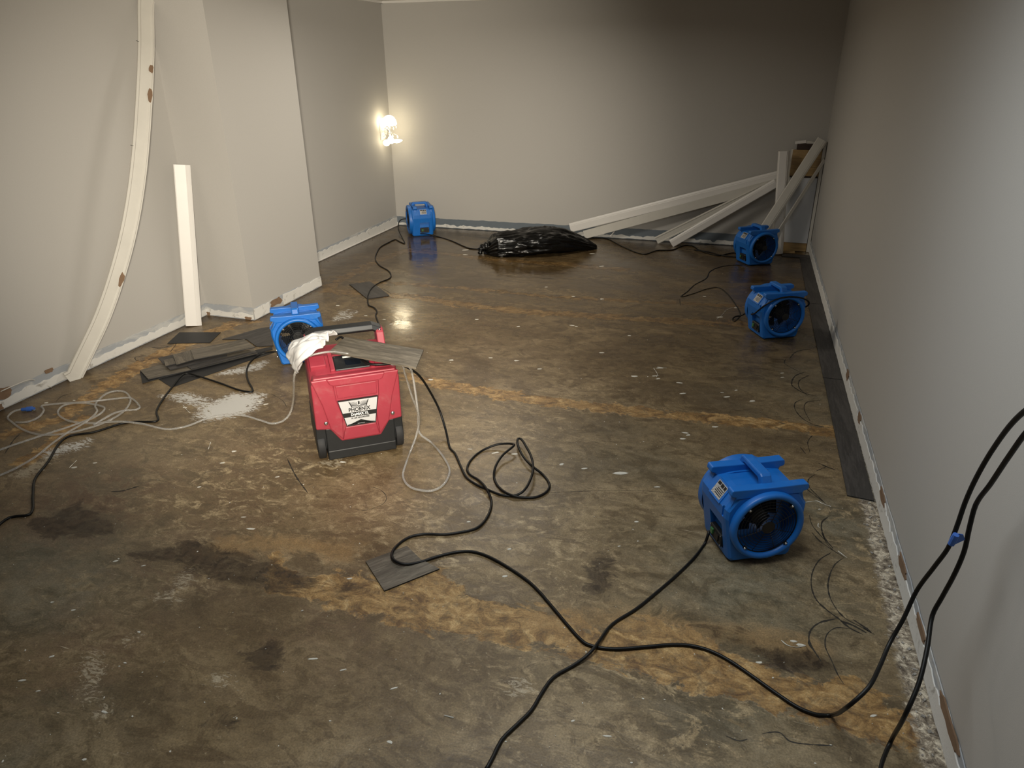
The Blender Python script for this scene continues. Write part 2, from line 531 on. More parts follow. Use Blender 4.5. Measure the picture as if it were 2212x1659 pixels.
def floor_mat():
    t = NT('stripped_wet_concrete')
    A = t.attr
    sm = t.mapping((1.0, 1.55, 1), (0, 0, 0.35))
    n1 = t.noise(1.7, 10, 0.66, 0.7, sm)
    n2 = t.noise(6.0, 10, 0.70, 1.1, sm)
    n3 = t.noise(26, 8, 0.70, 0.5)
    n4 = t.noise(170, 4, 0.65)
    base = t.ramp(n1, [(0.36, (0.070, 0.050, 0.029)), (0.46, (0.112, 0.084, 0.049)), (0.54, (0.145, 0.112, 0.069)), (0.64, (0.185, 0.147, 0.096))])
    # film residue with torn edges
    fl1 = t.noise(3.1, 11, 0.68, 1.6, t.mapping((1, 1.9, 1), (0, 0, 0.35), (3, 1, 0)))
    base = t.mix(t.math('MULTIPLY', t.step(fl1, 0.50, 0.525), 0.55), base, (0.082, 0.059, 0.035))
    base = t.mix(t.math('MULTIPLY', t.step(n2, 0.43, 0.49, 1.0, 0.0), 0.6), base, (0.058, 0.040, 0.023))
    base = t.mix(t.math('MULTIPLY', A('a_grey'), t.step(n1, 0.38, 0.58, 0.95, 0.5)), base, t.ramp(n2, [(0.4, (0.072, 0.070, 0.054)), (0.6, (0.15, 0.146, 0.122))]))
    base = t.mix(t.math('MULTIPLY', A('a_red'), t.step(n2, 0.46, 0.53, 0.15, 0.9)), base, (0.070, 0.042, 0.028))
    # pale cement skin left in flecks
    fleck = t.step(t.noise(11, 11, 0.74, 0.9, sm), 0.50, 0.60)
    pale = t.math('MULTIPLY', fleck, t.math('MINIMUM', t.math('ADD', t.math('MULTIPLY', A('a_pale'), 0.9), 0.12), 1.0))
    base = t.mix(pale, base, t.ramp(n3, [(0.4, (0.165, 0.128, 0.08)), (0.6, (0.26, 0.215, 0.148))]))
    speck = t.step(t.noise(60, 5, 0.7, 0.4), 0.63, 0.68)
    base = t.mix(t.math('MULTIPLY', speck, 0.45), base, (0.30, 0.265, 0.2))
    # tan adhesive bands
    e1 = t.math('MULTIPLY', t.math('SUBTRACT', n2, 0.5), 0.26)
    e2 = t.math('MULTIPLY', t.math('SUBTRACT', n3, 0.5), 0.10)
    ee = t.math('ADD', e1, e2)
    tan_c = t.ramp(t.noise(10, 11, 0.74, 1.0, sm), [(0.38, (0.075, 0.042, 0.018)), (0.46, (0.155, 0.095, 0.038)), (0.54, (0.235, 0.155, 0.07)), (0.64, (0.34, 0.25, 0.135))])
    tm = t.math('MULTIPLY', t.step(t.math('ADD', A('a_tan'), ee), -0.006, 0.012), t.math('MULTIPLY', t.step(n3, 0.36, 0.5, 0.6, 0.97), t.step(A('a_wet_dim'), 0.0, 1.0, 1.0, 0.62)))
    base = t.mix(tm, base, tan_c)
    base = t.mix(t.math('MULTIPLY', t.step(t.math('ADD', A('a_tan2'), ee), -0.05, 0.06), 0.65), base, (0.19, 0.125, 0.06))
    dm = t.math('MULTIPLY', t.step(t.math('ADD', A('a_dark'), t.math('MULTIPLY', ee, 0.9)), -0.01, 0.02), t.step(n3, 0.36, 0.55, 0.97, 0.72))
    base = t.mix(dm, base, (0.019, 0.0115, 0.006))
    # grime by the walls, broken concrete at the right
    eg = t.step(t.math('SUBTRACT', A('a_edge'), t.math('MULTIPLY', n3, 0.14)), -0.05, 0.05, 1.0, 0.0)
    base = t.mix(t.math('MULTIPLY', eg, 0.75), base, (0.03, 0.022, 0.015))
    rg = t.step(t.math('ADD', A('a_right'), t.math('MULTIPLY', t.math('SUBTRACT', n3, 0.5), 0.10)), 0.055, 0.08, 1.0, 0.0)
    base = t.mix(rg, base, t.ramp(t.noise(34, 9, 0.78, 0.6), [(0.40, (0.06, 0.05, 0.044)), (0.5, (0.2, 0.18, 0.16)), (0.6, (0.48, 0.46, 0.43))]))
    # dried white paint splashes, streaky
    st = t.noise(20, 10, 0.72, 2.0, t.mapping((1.0, 2.6, 1), (0, 0, -0.5)))
    wm = t.step(t.math('ADD', A('a_white'), t.math('MULTIPLY', t.math('SUBTRACT', st, 0.49), 0.50)), 0.0, 0.012)
    wm = t.math('MULTIPLY', wm, t.step(A('a_white'), -0.045, -0.01))
    sm_m = t.math('MULTIPLY', t.step(t.math('ADD', A('a_smear'), t.math('MULTIPLY', t.math('SUBTRACT', st, 0.5), 0.34)), 0.0, 0.02), t.step(A('a_smear'), -0.05, 0.0))
    base = t.mix(t.math('MULTIPLY', sm_m, 0.7), base, (0.29, 0.265, 0.225))
    # sparse scratches
    scr = t.step(t.noise(4, 3, 0.5, 0.6, t.mapping((1.5, 60, 1), (0, 0, 0.5))), 0.70, 0.75)
    base = t.mix(t.math('MULTIPLY', scr, t.step(n1, 0.48, 0.58, 0.0, 0.5)), base, (0.42, 0.39, 0.33))
    base = t.mix(1.0, base, t.ramp(n4, [(0.3, (0.68, 0.68, 0.68)), (0.7, (1.32, 1.32, 1.32))]), 'MULTIPLY')
    base = t.mix(1.0, base, t.ramp(n3, [(0.35, (1.26, 1.17, 0.98)), (0.65, (1.72, 1.60, 1.36))]), 'MULTIPLY')
    base = t.mix(wm, base, (0.56, 0.55, 0.52))
    base = t.mix(t.math('MULTIPLY', A('a_wet_dim'), 0.8), base, (0.40, 0.37, 0.32), 'MULTIPLY')   # soaked concrete, darkened further to offset excess lamp light at the back
    wet = t.math('MULTIPLY', A('a_wet_dim'), t.step(n1, 0.32, 0.58, 1.0, 0.35))
    r = t.math('ADD', t.math('MULTIPLY', n2, 0.3), 0.27)
    r = t.math('SUBTRACT', r, t.math('MULTIPLY', wet, 0.34))
    r = t.math('ADD', r, t.math('MULTIPLY', t.math('MAXIMUM', tm, wm), 0.1))
    r = t.math('SUBTRACT', r, t.math('MULTIPLY', A('a_pud'), t.step(n1, 0.40, 0.5, 0.16, 0.3)))
    t.set(color=base, rough=t.math('MAXIMUM', r, 0.05), spec=0.5)
    dry = t.math('SUBTRACT', 1.0, t.math('MULTIPLY', A('a_pud'), 0.92))
    h = t.math('MULTIPLY', t.math('ADD', t.math('MULTIPLY', n2, 0.5), t.math('MULTIPLY', n3, 0.22)), dry)
    h = t.math('ADD', h, t.math('MULTIPLY', t.noise(5.5, 2, 0.5, 0.8), 0.55))
    h = t.math('ADD', h, t.math('MULTIPLY', tm, 0.15))
    t.bump(h, 0.32, 0.012)
    return t.m


fme.materials.append(floor_mat())
floor = bpy.data.objects.new('floor', fme)
link(floor)
tag(floor, kind='structure')

# ------------------------------------------------------------------ room shell
ZC = 2.285
YB, XR, XL, XF, XC = 7.48, 0.70, -3.70, -3.75, -3.28
YC0, YC1, YF = 4.14, 5.05, -1.6


def wall(name, poly_xy_a, poly_xy_b, th_dir):
    a, b = Vector((*poly_xy_a, 0)), Vector((*poly_xy_b, 0)); n = Vector((*th_dir, 0)) * 0.1
    v = [a, b, b + n, a + n]
    v += [p + Vector((0, 0, ZC)) for p in v]
    o = mk(name, v, [(0, 1, 2, 3), (4, 7, 6, 5), (0, 4, 5, 1), (1, 5, 6, 2), (2, 6, 7, 3), (3, 7, 4, 0)], M_WALL)
    return tag(o, kind='structure')


wall('wall_right', (XR, YF), (XR, YB + .1), (1, 0))
wall('wall_back', (XF - .1, YB), (XR, YB), (0, 1))
wall('wall_left', (XL, YF), (XL, YC0 + .1), (-1, 0))
wall('wall_front', (XL - .1, YF), (XR + .1, YF), (0, -1))
wall('wall_far_left', (XF, YC1), (XF, YB + .1), (-1, 0))
o = MB().box((XF - .1, YC0, 0), (XC, YC1, ZC)).build('wall_column', M_WALL)
tag(o, kind='structure')
o = MB().box((XF - .1, YF - .1, ZC), (XR + .1, YB + .1, ZC + .08)).build('ceiling', M_CEIL)
tag(o, kind='structure')
o = MB().box((XF, YB - .025, ZC - .022), (XR, YB, ZC)).box((XF, YC1, ZC - .022), (XF + .025, YB, ZC)).build('trim_1', M_WHITE_TRIM)
tag(o, kind='structure')


def ragged_strip(name, p0, p1, nrm, h0, h1, mat, parent=None, amp=0.012, freq=9.0, bamp=0.0, zb0=0.0, zb1=0.0, off=0.002, th=0.003, seed=0.0, step=0.02):
    """thin sheet on a wall with an irregular top (and bottom) edge"""
    p0, p1, nrm = Vector((*p0, 0)), Vector((*p1, 0)), Vector((*nrm, 0))
    L = (p1 - p0).length; n = max(3, int(L / step)); rows = []
    for i in range(n + 1):
        u = i / n; p = p0.lerp(p1, u) + nrm * off
        q = mnoise.fractal(Vector((u * L * freq, seed, 0)), 0.9, 2.2, 4) * amp
        b = mnoise.fractal(Vector((u * L * freq, seed + 9, 3)), 0.9, 2.2, 4) * bamp
        z1 = h0 + (h1 - h0) * u + q; z0 = zb0 + (zb1 - zb0) * u + b
        z0 = max(0.001, min(z0, z1 - 0.002))
        rows.append([p + Vector((0, 0, z0)), p + Vector((0, 0, z1)), p + nrm * th + Vector((0, 0, z1 - 0.001)), p + nrm * th + Vector((0, 0, z0))])
    return MB().rings(rows, True, True).build(name, mat, parent)


def torn(parent, p0, p1, nrm, u0, u1, z0, z1, seed, mat=None, name='torn_paper'):
    """irregular patch lying on the strip"""
    a, b, n = Vector((*p0, 0)), Vector((*p1, 0)), Vector((*nrm, 0))
    r = random.Random(seed); k = 18; v = []
    for off in (0.004, 0.009):
        r = random.Random(seed)
        for i in range(k):
            th = 2 * PI * i / k; q = r.uniform(0.7, 1.05)
            sx = max(-1, min(1, 1.2 * math.cos(th))) * q; sz = max(-1, min(1, 1.2 * math.sin(th))) * q
            u = (u0 + u1) / 2 + (u1 - u0) / 2 * sx; z = (z0 + z1) / 2 + (z1 - z0) / 2 * sz
            p = a.lerp(b, u) + n * off; p.z = max(0.002, z); v.append(p)
    f = [tuple(range(k)), tuple(range(2 * k - 1, k - 1, -1))] + [(i, (i + 1) % k, k + (i + 1) % k, k + i) for i in range(k)]
    return mk(name, v, f, mat or M_TORN, parent)


def baseboard(name, p0, p1, nrm, h, basemat, ph, pamp, seed, torns=(), pl_gaps=((0, 1),)):
    s = ragged_strip(name, p0, p1, nrm, h[0], h[1], basemat, amp=0.006, seed=seed)
    tag(s, kind='structure')
    a, b = Vector(p0), Vector(p1)
    for k, (u0, u1) in enumerate(pl_gaps):
        ragged_strip('plaster_patch', a.lerp(b, u0), a.lerp(b, u1), nrm, ph[0], ph[1], M_PLASTER, s, amp=pamp, freq=14, bamp=0.006, zb0=0.008, zb1=0.008, off=0.0045, th=0.004, seed=seed + 3 + k)
    for k, (u0, u1, z0, z1) in enumerate(torns):
        torn(s, p0, p1, nrm, u0, u1, z0, z1, int(seed * 10) + k)
    return s


baseboard('baseboard_left', (XL, YF), (XL, YC0), (1, 0), (0.125, 0.085), M_BAREWALL, (0.075, 0.05), 0.02, 1.0,
          [(.700, .726, .05, .118), (.70, .712, .0, .04), (.762, .772, .085, .112)])
baseboard('baseboard_column_front', (XL, YC0), (XC, YC0), (0, -1), (0.095, 0.095), M_BAREWALL, (0.05, 0.045), 0.015, 2.0, [(.02, .1, .0, .03), (.8, .97, .0, .025)])
baseboard('baseboard_column', (XC, YC0), (XC, YC1), (1, 0), (0.09, 0.085), M_BAREWALL, (0.085, 0.08), 0.012, 3.0, [(.22, .38, .03, .088)], ((0, .2), (.4, 1)))
baseboard('baseboard_far_left', (XF, YC1), (XF, YB), (1, 0), (0.09, 0.115), M_BAREWALL, (0.075, 0.09), 0.018, 4.0)
baseboard('baseboard_back', (XF, YB), (XR, YB), (0, -1), (0.10, 0.12), M_BLUEGREY, (0.035, 0.04), 0.022, 5.0)
baseboard('baseboard_right', (XR, YF), (XR, YB), (-1, 0), (0.095, 0.11), M_BAREWALL, (0.075, 0.075), 0.02, 6.0,
          [(.345, .37, .07, .105), (.39, .405, .07, .1), (.425, .44, .06, .1), (.475, .49, .06, .1), (.56, .57, .05, .1), (.62, .63, .05, .11)])
# white bead of the floor moulding left along the far left wall
o = MB().tube([(XF + .02, YC1, .008), (XF + .02, YB - .02, .008)], .008, 6).build('trim_2', M_WHITE_TRIM)
tag(o, kind='structure')


# ------------------------------------------------------------------ air movers
ZCY = 0.163


def section(k=1.0):
    half = [(0.0, 0.002), (0.112, 0.002), (0.122, 0.012), (0.150, 0.165), (0.156, 0.195), (0.156, 0.232), (0.122, 0.283), (0.06, 0.292)]
    P = half + [(0.0, 0.292)] + [(-x, z) for x, z in reversed(half[1:])]
    return [(x * k, ZCY + (z - ZCY) * k) for x, z in P]


def star_ring(poly, angs):
    out = []
    n = len(poly)
    for a in angs:
        dx, dz = math.cos(a), math.sin(a); best = 0
        for i in range(n):
            x0, z0 = poly[i][0], poly[i][1] - ZCY; x1, z1 = poly[(i + 1) % n][0], poly[(i + 1) % n][1] - ZCY
            ex, ez = x1 - x0, z1 - z0; den = dx * ez - dz * ex
            if abs(den) < 1e-12: continue
            tt = (x0 * ez - z0 * ex) / den; s_ = (x0 * dz - z0 * dx) / den
            if tt > 0 and -1e-6 <= s_ <= 1 + 1e-6: best = max(best, tt)
        out.append((dx * best, ZCY + dz * best))
    return out


def make_mover():
    root = empty('air_mover')
    P1 = section(1.0)
    angs = sorted(set([round(math.atan2(z - ZCY, x) % (2 * PI), 5) for x, z in P1] + [round(2 * PI * i / 56, 5) for i in range(56)]))
    A = [angs[0]]
    for a in angs[1:]:
        if a - A[-1] > 0.02 or any(abs(a - (math.atan2(z - ZCY, x) % (2 * PI))) < 1e-4 for x, z in P1):
            if a - A[-1] <= 0.02: A.pop()
            A.append(a)
    rows = []
    for y, k in ((0.026, .93), (0.036, .985), (0.05, 1.0), (0.23, 1.0), (0.244, .985), (0.252, .93)):
        rows.append([(x, y, z) for x, z in star_ring(section(k), A)])
    for y, r in ((0.252, .115), (0.026, .115)):
        rows.append([(r * math.cos(a), y, ZCY + r * math.sin(a)) for a in A])
    rows.append(rows[0])
    b = MB(); n = len(A); L = len(rows) - 1
    b.v = [Vector(p) for r in rows[:-1] for p in r]
    b.f = [(k * n + i, k * n + (i + 1) % n, ((k + 1) % L) * n + (i + 1) % n, ((k + 1) % L) * n + i) for k in range(L) for i in range(n)]
    h = b.build('housing', M_BLUE, root)
    # recess for the control panel, slots for carrying, waist between the two rims
    cut = [MB().box((-0.2, 0.070, 0.035), (-0.118, 0.172, 0.150)).build('cut', M_BLUE),
           MB().box((-0.2, 0.050, 0.196), (-0.151, 0.062, 0.238)).build('cut', M_BLUE),
           MB().box((0.151, 0.050, 0.196), (0.2, 0.062, 0.238)).build('cut', M_BLUE),
           MB().box((-0.16, 0.085, 0.2875), (0.16, 0.185, 0.31)).build('cut', M_BLUE)]
    boolean_cut(h, cut)
    bevel(h, 0.004, 2, 32)
    rot = lambda c, s, r, d: Vector((r * c, d, ZCY + r * s))
    rim = MB().lathe([(.139, .034), (.139, .006), (.136, .0), (.128, -.003), (.119, .001), (.1155, .010), (.1145, .05)], rot, 64)
    rim.build('front_rim', M_BLUE, root, True, 50)
    MB().lathe([(.150, .240), (.152, .272), (.148, .279), (.13, .281), (.118, .275), (.1145, .23)], rot, 64).build('rear_rim', M_BLUE, root, True, 50)
    # stacking bars: two across the top
    for y0, y1 in ((0.024, 0.060), (0.194, 0.234)):
        poly = [(-.128, .281), (-.130, .289), (-.146, .293), (-.149, .301), (-.147, .315), (-.142, .319), (-.03, .317), (.03, .317), (.142, .319), (.147, .315),
                (.149, .301), (.146, .293), (.130, .289), (.128, .281)]
        o = MB().prism(poly, y0, y1, lambda u, w, d: Vector((u, d, w))).build('stacking_bar', M_BLUE, root)
        bevel(o, 0.004, 2, 30)
        for sx in (-1, 1):   # gusset under each end
            w = MB().prism([(sx * .128, .285), (sx * .152, .215), (sx * .10, .285)], y0 + .008, y1 - .008, lambda u, v_, d: Vector((u, d, v_)))
            w.build('gusset', M_BLUE, root)
    out = [(.040, .285), (.066, .340), (.076, .346), (.212, .346), (.222, .340), (.246, .285)]
    inn = [(.074, .285), (.086, .318), (.094, .323), (.194, .323), (.202, .318), (.214, .285)]
    hb = MB(); nn = len(out)
    for x0, x1 in ((-.021, .021),):
        v = []
        for x in (x0, x1): v += [(x, *p) for p in out] + [(x, *p) for p in inn]
        f = []
        for i in range(nn - 1):
            f += [(i, i + 1, nn + i + 1, nn + i), (2 * nn + i, 3 * nn + i, 3 * nn + i + 1, 2 * nn + i + 1),
                  (i, 2 * nn + i, 2 * nn + i + 1, i + 1), (nn + i, nn + i + 1, 3 * nn + i + 1, 3 * nn + i)]
        f += [(0, nn, 3 * nn, 2 * nn), (nn - 1, 3 * nn - 1, 4 * nn - 1, 2 * nn - 1)]
        hb.add(v, f)
    bevel(hb.build('handle', M_BLUE, root), 0.006, 2, 40)
    # wire grilles front and rear
    for y, dy in ((0.012, 1), (0.268, -1)):
        g = MB()
        for k in range(9):
            r = 0.024 + k * 0.0112
            bulge = -dy * 0.012 * (1 - (r / .116) ** 2)
            c = [Vector((r * math.cos(2 * PI * i / 40), y + bulge, ZCY + r * math.sin(2 * PI * i / 40))) for i in range(41)]
            g.tube(c, 0.0012 if k < 8 else 0.0022, 5, False)
        for k in range(8):
            a = PI / 8 + k * PI / 4
            c = []
            for j in range(6):
                r = 0.022 + (0.116 - 0.022) * j / 5
                c.append(Vector((r * math.cos(a), y + dy * .002 - dy * 0.012 * (1 - (r / .116) ** 2), ZCY + r * math.sin(a))))
            g.tube(c, 0.0014, 5)
        for q in range(4):
            a = PI / 4 + q * PI / 2; m = Matrix.Translation((.1135 * math.cos(a), y - dy * .008, ZCY + .1135 * math.sin(a))) @ Matrix.Rotation(-a, 4, 'Y')
            g.box((-.008, -.0025, -.007), (.008, .0025, .007), m)
        go = g.build('grille', M_GRILLE, root, True, 60)
        MB().lathe([(.0, -dy * .0 + y - dy * .013), (.023, y - dy * .012), (.024, y - dy * .010), (.0, y - dy * .009)], rot, 20).build('grille_badge', M_GRILLE, go)
        for q in range(4):
            a = PI / 4 + q * PI / 2
            cx, cz = .1145 * math.cos(a), ZCY + .1145 * math.sin(a)
            MB().lathe([(.0, -dy * .0145 + y), (.003, -dy * .014 + y), (.0048, -dy * .0115 + y), (.0048, -dy * .008 + y), (0, -dy * .008 + y)],
                       lambda c, s, r, d: Vector((cx + r * c, d, cz + r * s)), 10).build('screw', M_STEEL, go, True)
    # fan and motor inside
    f = MB()
    for k in range(7):
        a0 = k * 2 * PI / 7; rows = []
        for j in range(6):
            r = .038 + (.108 - .038) * j / 5; tw = .75 - .35 * j / 5; row = []
            for e, th in ((-1, 0), (1, 0), (1, .003), (-1, .003)):
                w_ = .5 * (.80 - .15 * j / 5); aa = a0 + e * w_
                row.append(Vector((r * math.cos(aa), .135 + e * .022 * tw + th, ZCY + r * math.sin(aa))))
            rows.append(row)
        f.rings(rows, True, True)
    f.build('fan_blades', M_BLACK, root)
    MB().lathe([(0, .07), (.03, .072), (.042, .085), (.044, .15), (.05, .155), (.05, .23), (.03, .238), (0, .238)], rot, 28).build('motor', M_BLACK, root, True, 40)
    # rating label on the sloping shoulder
    a = Vector((-.1235, 0, .2842)); bb = Vector((-.1555, 0, .2365)); d = (bb - a); nrm = Vector((-.83, 0, .557)).normalized()
    m = Matrix(((0, d.normalized().x, nrm.x, 0), (1, 0, 0, 0), (0, d.normalized().z, nrm.z, 0), (0, 0, 0, 1)))
    m.translation = (a + bb) / 2 + Vector((0, .128, 0)) + nrm * .0006
    # a slightly raised seat carries the label
    MB().box((-.044, -.034, -.004), (.044, .036, .001), m).build('label_seat', M_BLUE, root)
    lb = MB().box((-.034, -.027, .001), (.034, .028, .0018), m).build('rating_label', M_RATING, root)
    lb['label'] = 'white printed rating label'
    p = MB()
    p.box((-.030, -.024, .0018), (-.016, -.010, .0023), m).box((-.013, -.024, .0018), (.006, -.010, .0023), m).box((.010, -.024, .0018), (.030, -.012, .0023), m)
    for k in range(4): p.box((-.030, -.004 + k * .007, .0018), (.014 + .004 * (k % 3), -.001 + k * .007, .0023), m)
    p.build('print', M_INK, lb)['kind'] = 'stuff'
    # control panel in the recess
    pm = MB().box((-.1385, .074, .040), (-.117, .168, .092)).build('control_panel', M_BLACK, root)
    bevel(pm, .003, 1)
    MB().box((-.145, .136, .058), (-.1375, .154, .078)).build('switch', M_GREEN, pm)
    MB().box((-.143, .092, .055), (-.1375, .120, .080)).build('socket', M_GRILLE, pm)
    for y, z in ((.079, .045), (.079, .087), (.163, .045), (.163, .087)):
        MB().lathe([(0, .0), (.003, .0), (.003, .004), (0, .004)], lambda c, s, r, d: Vector((-.1385 - d * .5, y + r * c, z + r * s)), 8).build('screw', M_STEEL, pm)
    for sx in (-1, 1):
        for y in (.06, .22): MB().box((sx * .095 - .015, y - .015, 0.0), (sx * .095 + .015, y + .015, .004)).build('rubber_foot', M_RUBBER, root)
    return root


def copy_tree(o, parent=None):
    c = o.copy(); COL.objects.link(c)
    if parent: c.parent = parent
    for ch in list(o.children): copy_tree(ch, c)
    return c


MOVERS = [((.236, 2.305), .475, 'large looking blue air mover on the bare floor, nearest of the five'),
          ((.374, 4.779), .473, 'blue air mover with a black cord slung across its front, near the right wall planks'),
          ((.261, 6.724), .569, 'blue air mover standing before the pile of white boards in the dark corner'),
          ((-2.47, 3.49), .61, 'blue air mover standing behind the red dehumidifier, beside stacked planks'),
          ((-3.17, 7.20), 2.15, 'blue air mover seen from its side, in the far corner under the glowing lamp')]
proto = make_mover()
movers = []
for i, (xy, rz, lab) in enumerate(MOVERS):
    r = proto if i == 0 else copy_tree(proto)
    r.location = (*xy, 0.001); r.rotation_euler = (0, 0, rz)
    tag(r, lab, 'fan', 'blue air movers')
    movers.append(r)

# ------------------------------------------------------------------ dehumidifier
DX, DY, DR = -1.5705, 2.585, 0.6463
deh = tag(empty('dehumidifier', (DX, DY, 0.001), DR), 'red and black wheeled dehumidifier with silver name plate, a rag and plank on top', 'dehumidifier')
DC, DS = math.cos(DR), math.sin(DR)


def dw(x, y, z): return Vector((DX + DC * x - DS * y, DY + DS * x + DC * y, z))


cx = .008
# main shell lofted across x
prof = [(.012, .165), (.004, .30), (.006, .405), (.028, .432), (.155, .472), (.30, .472), (.335, .445), (.345, .165)]


def shell_row(x, k, dz=0.0):
    my, mz = .175, .30
    return [Vector((cx + x, my + (y - my) * k, mz + (z - mz) * k + (dz if z > .44 else 0))) for y, z in prof]


o = MB().rings([shell_row(-.198, .80), shell_row(-.192, .90), shell_row(-.165, 1), shell_row(.165, 1), shell_row(.192, .90), shell_row(.198, .80)], True, True).build('shell', M_RED, deh)
bevel(o, .006, 2, 25)
# front plate, tongue hanging between the wheels
fp = [(-.190, .180), (-.128, .172), (-.083, .104), (.100, .104), (.144, .172), (.204, .180), (.205, .395), (.190, .432), (-.175, .432), (-.189, .395)]
o = MB().prism(fp, -.006, .05, lambda u, w, d: Vector((u, d, w))).build('front_plate', M_RED, deh)
bevel(o, .006, 2, 30)
# diagonal stiles framing the sunk field, and the ledge over it
fnx = lambda u, w, d: Vector((u, d, w))
for nm_, pg, y0 in (('front_ledge', [(-.120, .426), (.140, .426), (.128, .398), (.110, .391), (-.092, .391), (-.108, .398)], -.024),
                    ('front_rib', [(-.188, .425), (-.118, .426), (-.092, .39), (-.086, .314), (-.066, .236), (-.075, .115), (-.126, .178), (-.150, .30)], -.016),
                    ('front_rib', [(.204, .425), (.138, .426), (.108, .39), (.104, .314), (.086, .236), (.094, .115), (.142, .178), (.166, .30)], -.016),
                    ('lower_panel', [(-.060, .178), (.082, .178), (.094, .112), (-.076, .112)], -.015)):
    bevel(MB().prism(pg, y0, -.002, fnx).build(nm_, M_RED, deh), .005, 2, 30)
o = MB().prism([(-.084, .384), (.100, .384), (.098, .322), (-.080, .322)], -.010, -.004, fnx).build('front_inset', M_RED, deh)
bevel(o, .003, 2, 30)
# name plate
pl = [(-.083, .312), (.100, .312), (.080, .180), (-.054, .180)]
np_ = MB().prism(pl, -.0175, -.006, fnx).build('name_plate', M_INK, deh)
np_['label'] = 'silver and black trapezoid name plate'
pl2 = [(-.079, .308), (.096, .308), (.077, .184), (-.051, .184)]
MB().prism(pl2, -.0180, -.0172, fnx).build('plate_face', M_SILVER, np_)
MB().prism([(-.0665, .248), (.0875, .248), (.0835, .226), (-.061, .226)], -.0185, -.0178, fnx).build('plate_band', M_INK, np_)
MB().prism([(-.050, .1845), (.0125, .208), (.0762, .1845), (.0765, .188), (.0125, .2005), (-.0503, .188)], -.0186, -.0178, fnx).build('plate_chevron', M_INK, np_)
MB().prism([(-.036, .1845), (.0125, .203), (.062, .1845)], -.0185, -.0178, fnx).build('plate_base', M_INK, np_)


def TM(x, z, y=-.0186):   # text plane facing -Y
    return Matrix(((1, 0, 0, x), (0, 0, -1, y), (0, 1, 0, z), (0, 0, 0, 1)))


text_mesh('brand_text', 'PHOENIX', .026, M_INK, np_, TM(.0105, .2605), .0006, .098)
text_mesh('model_text', 'DryMAX XL', .019, M_PAPERWHITE, np_, TM(.0105, .2370, -.0188), .0004, .080)
text_mesh('small_text', 'XL LGR DEHUMIDIFIER', .009, M_INK, np_, TM(.0115, .2185), .0003, .084)
MB().prism([(-.004, .1885), (.029, .1885), (.029, .1898), (-.004, .1898)], -.0190, -.0184, fnx).build('plate_line', M_SILVER, np_)
# bird emblem: two fanned wings of feathers, body and head
em = MB()
for s in (-1, 1):
    for k in range(7):
        x0 = s * (.005 + k * .0038); a = .32 + k * .075; Lg = .026 + .0012 * k - (.010 if k == 6 else 0)
        dx, dz = s * math.sin(a), math.cos(a); px_, pz_ = -dz * .00125 * s, dx * .00125 * s
        b0 = (.0105 + x0, .2745 + .0006 * k)
        em.prism([(b0[0] - px_, b0[1] - pz_), (b0[0] + px_, b0[1] + pz_), (b0[0] + dx * Lg * .9 + px_, b0[1] + dz * Lg * .9 + pz_), (b0[0] + dx * Lg, b0[1] + dz * Lg)], -.0185, -.0178, fnx)
    em.prism([(.0105 + s * .004, .2735), (.0105 + s * .030, .2745), (.0105 + s * .042, .3035), (.0105 + s * .046, .305), (.0105 + s * .034, .2725)], -.0185, -.0178, fnx)
em.prism([(.0040, .2735), (.017, .2735), (.0105, .2805)], -.0186, -.0178, fnx)
em.prism([(.0062, .287), (.0090, .283), (.0125, .284), (.0150, .289), (.0140, .2955), (.0165, .2985), (.0130, .2990), (.0115, .3035), (.0098, .2992), (.0060, .2995), (.0075, .295)], -.0186, -.0178, fnx)
em.build('bird_emblem', M_INK, np_)['kind'] = 'stuff'
# black base with bumper corners
for nm_, pg, y0, y1 in (('base', [(-.150, .010), (.168, .010), (.168, .176), (-.150, .176)], .0, .33), ('wheel_arch', [(-.196, .06), (-.15, .06), (-.128, .172), (-.192, .186)], .018, .33),
                        ('wheel_arch', [(.212, .06), (.165, .06), (.145, .172), (.208, .186)], .018, .33), ('kick_plate', [(-.15, .012), (.168, .012), (.168, .06), (-.15, .06)], -.003, .02)):
    bevel(MB().prism(pg, y0, y1, fnx).build(nm_, M_BLACK, deh), .005, 2, 30)
for sx in (-1, 1):
    wx = cx + sx * .182
    wf = lambda c, s, r, d: Vector((wx + d, .068 + r * c, .071 + r * s))
    w_ = MB().lathe([(.0, -.014), (.05, -.014), (.060, -.018), (.069, -.016), (.071, -.010), (.071, .010), (.069, .016), (.060, .018), (.05, .014), (0, .014)], wf, 36).build('wheel', M_TYRE, deh, True, 35)
    MB().lathe([(0, -.019), (.018, -.018), (.02, -.013), (.02, .013), (.018, .018), (0, .019)], wf, 16).build('wheel_hub', M_BLACK, w_, True, 40)
# rear feet
for x_ in (-.15, .11): MB().box((x_, .27, 0), (x_ + .05, .32, .02)).build('rear_foot', M_RUBBER, deh)
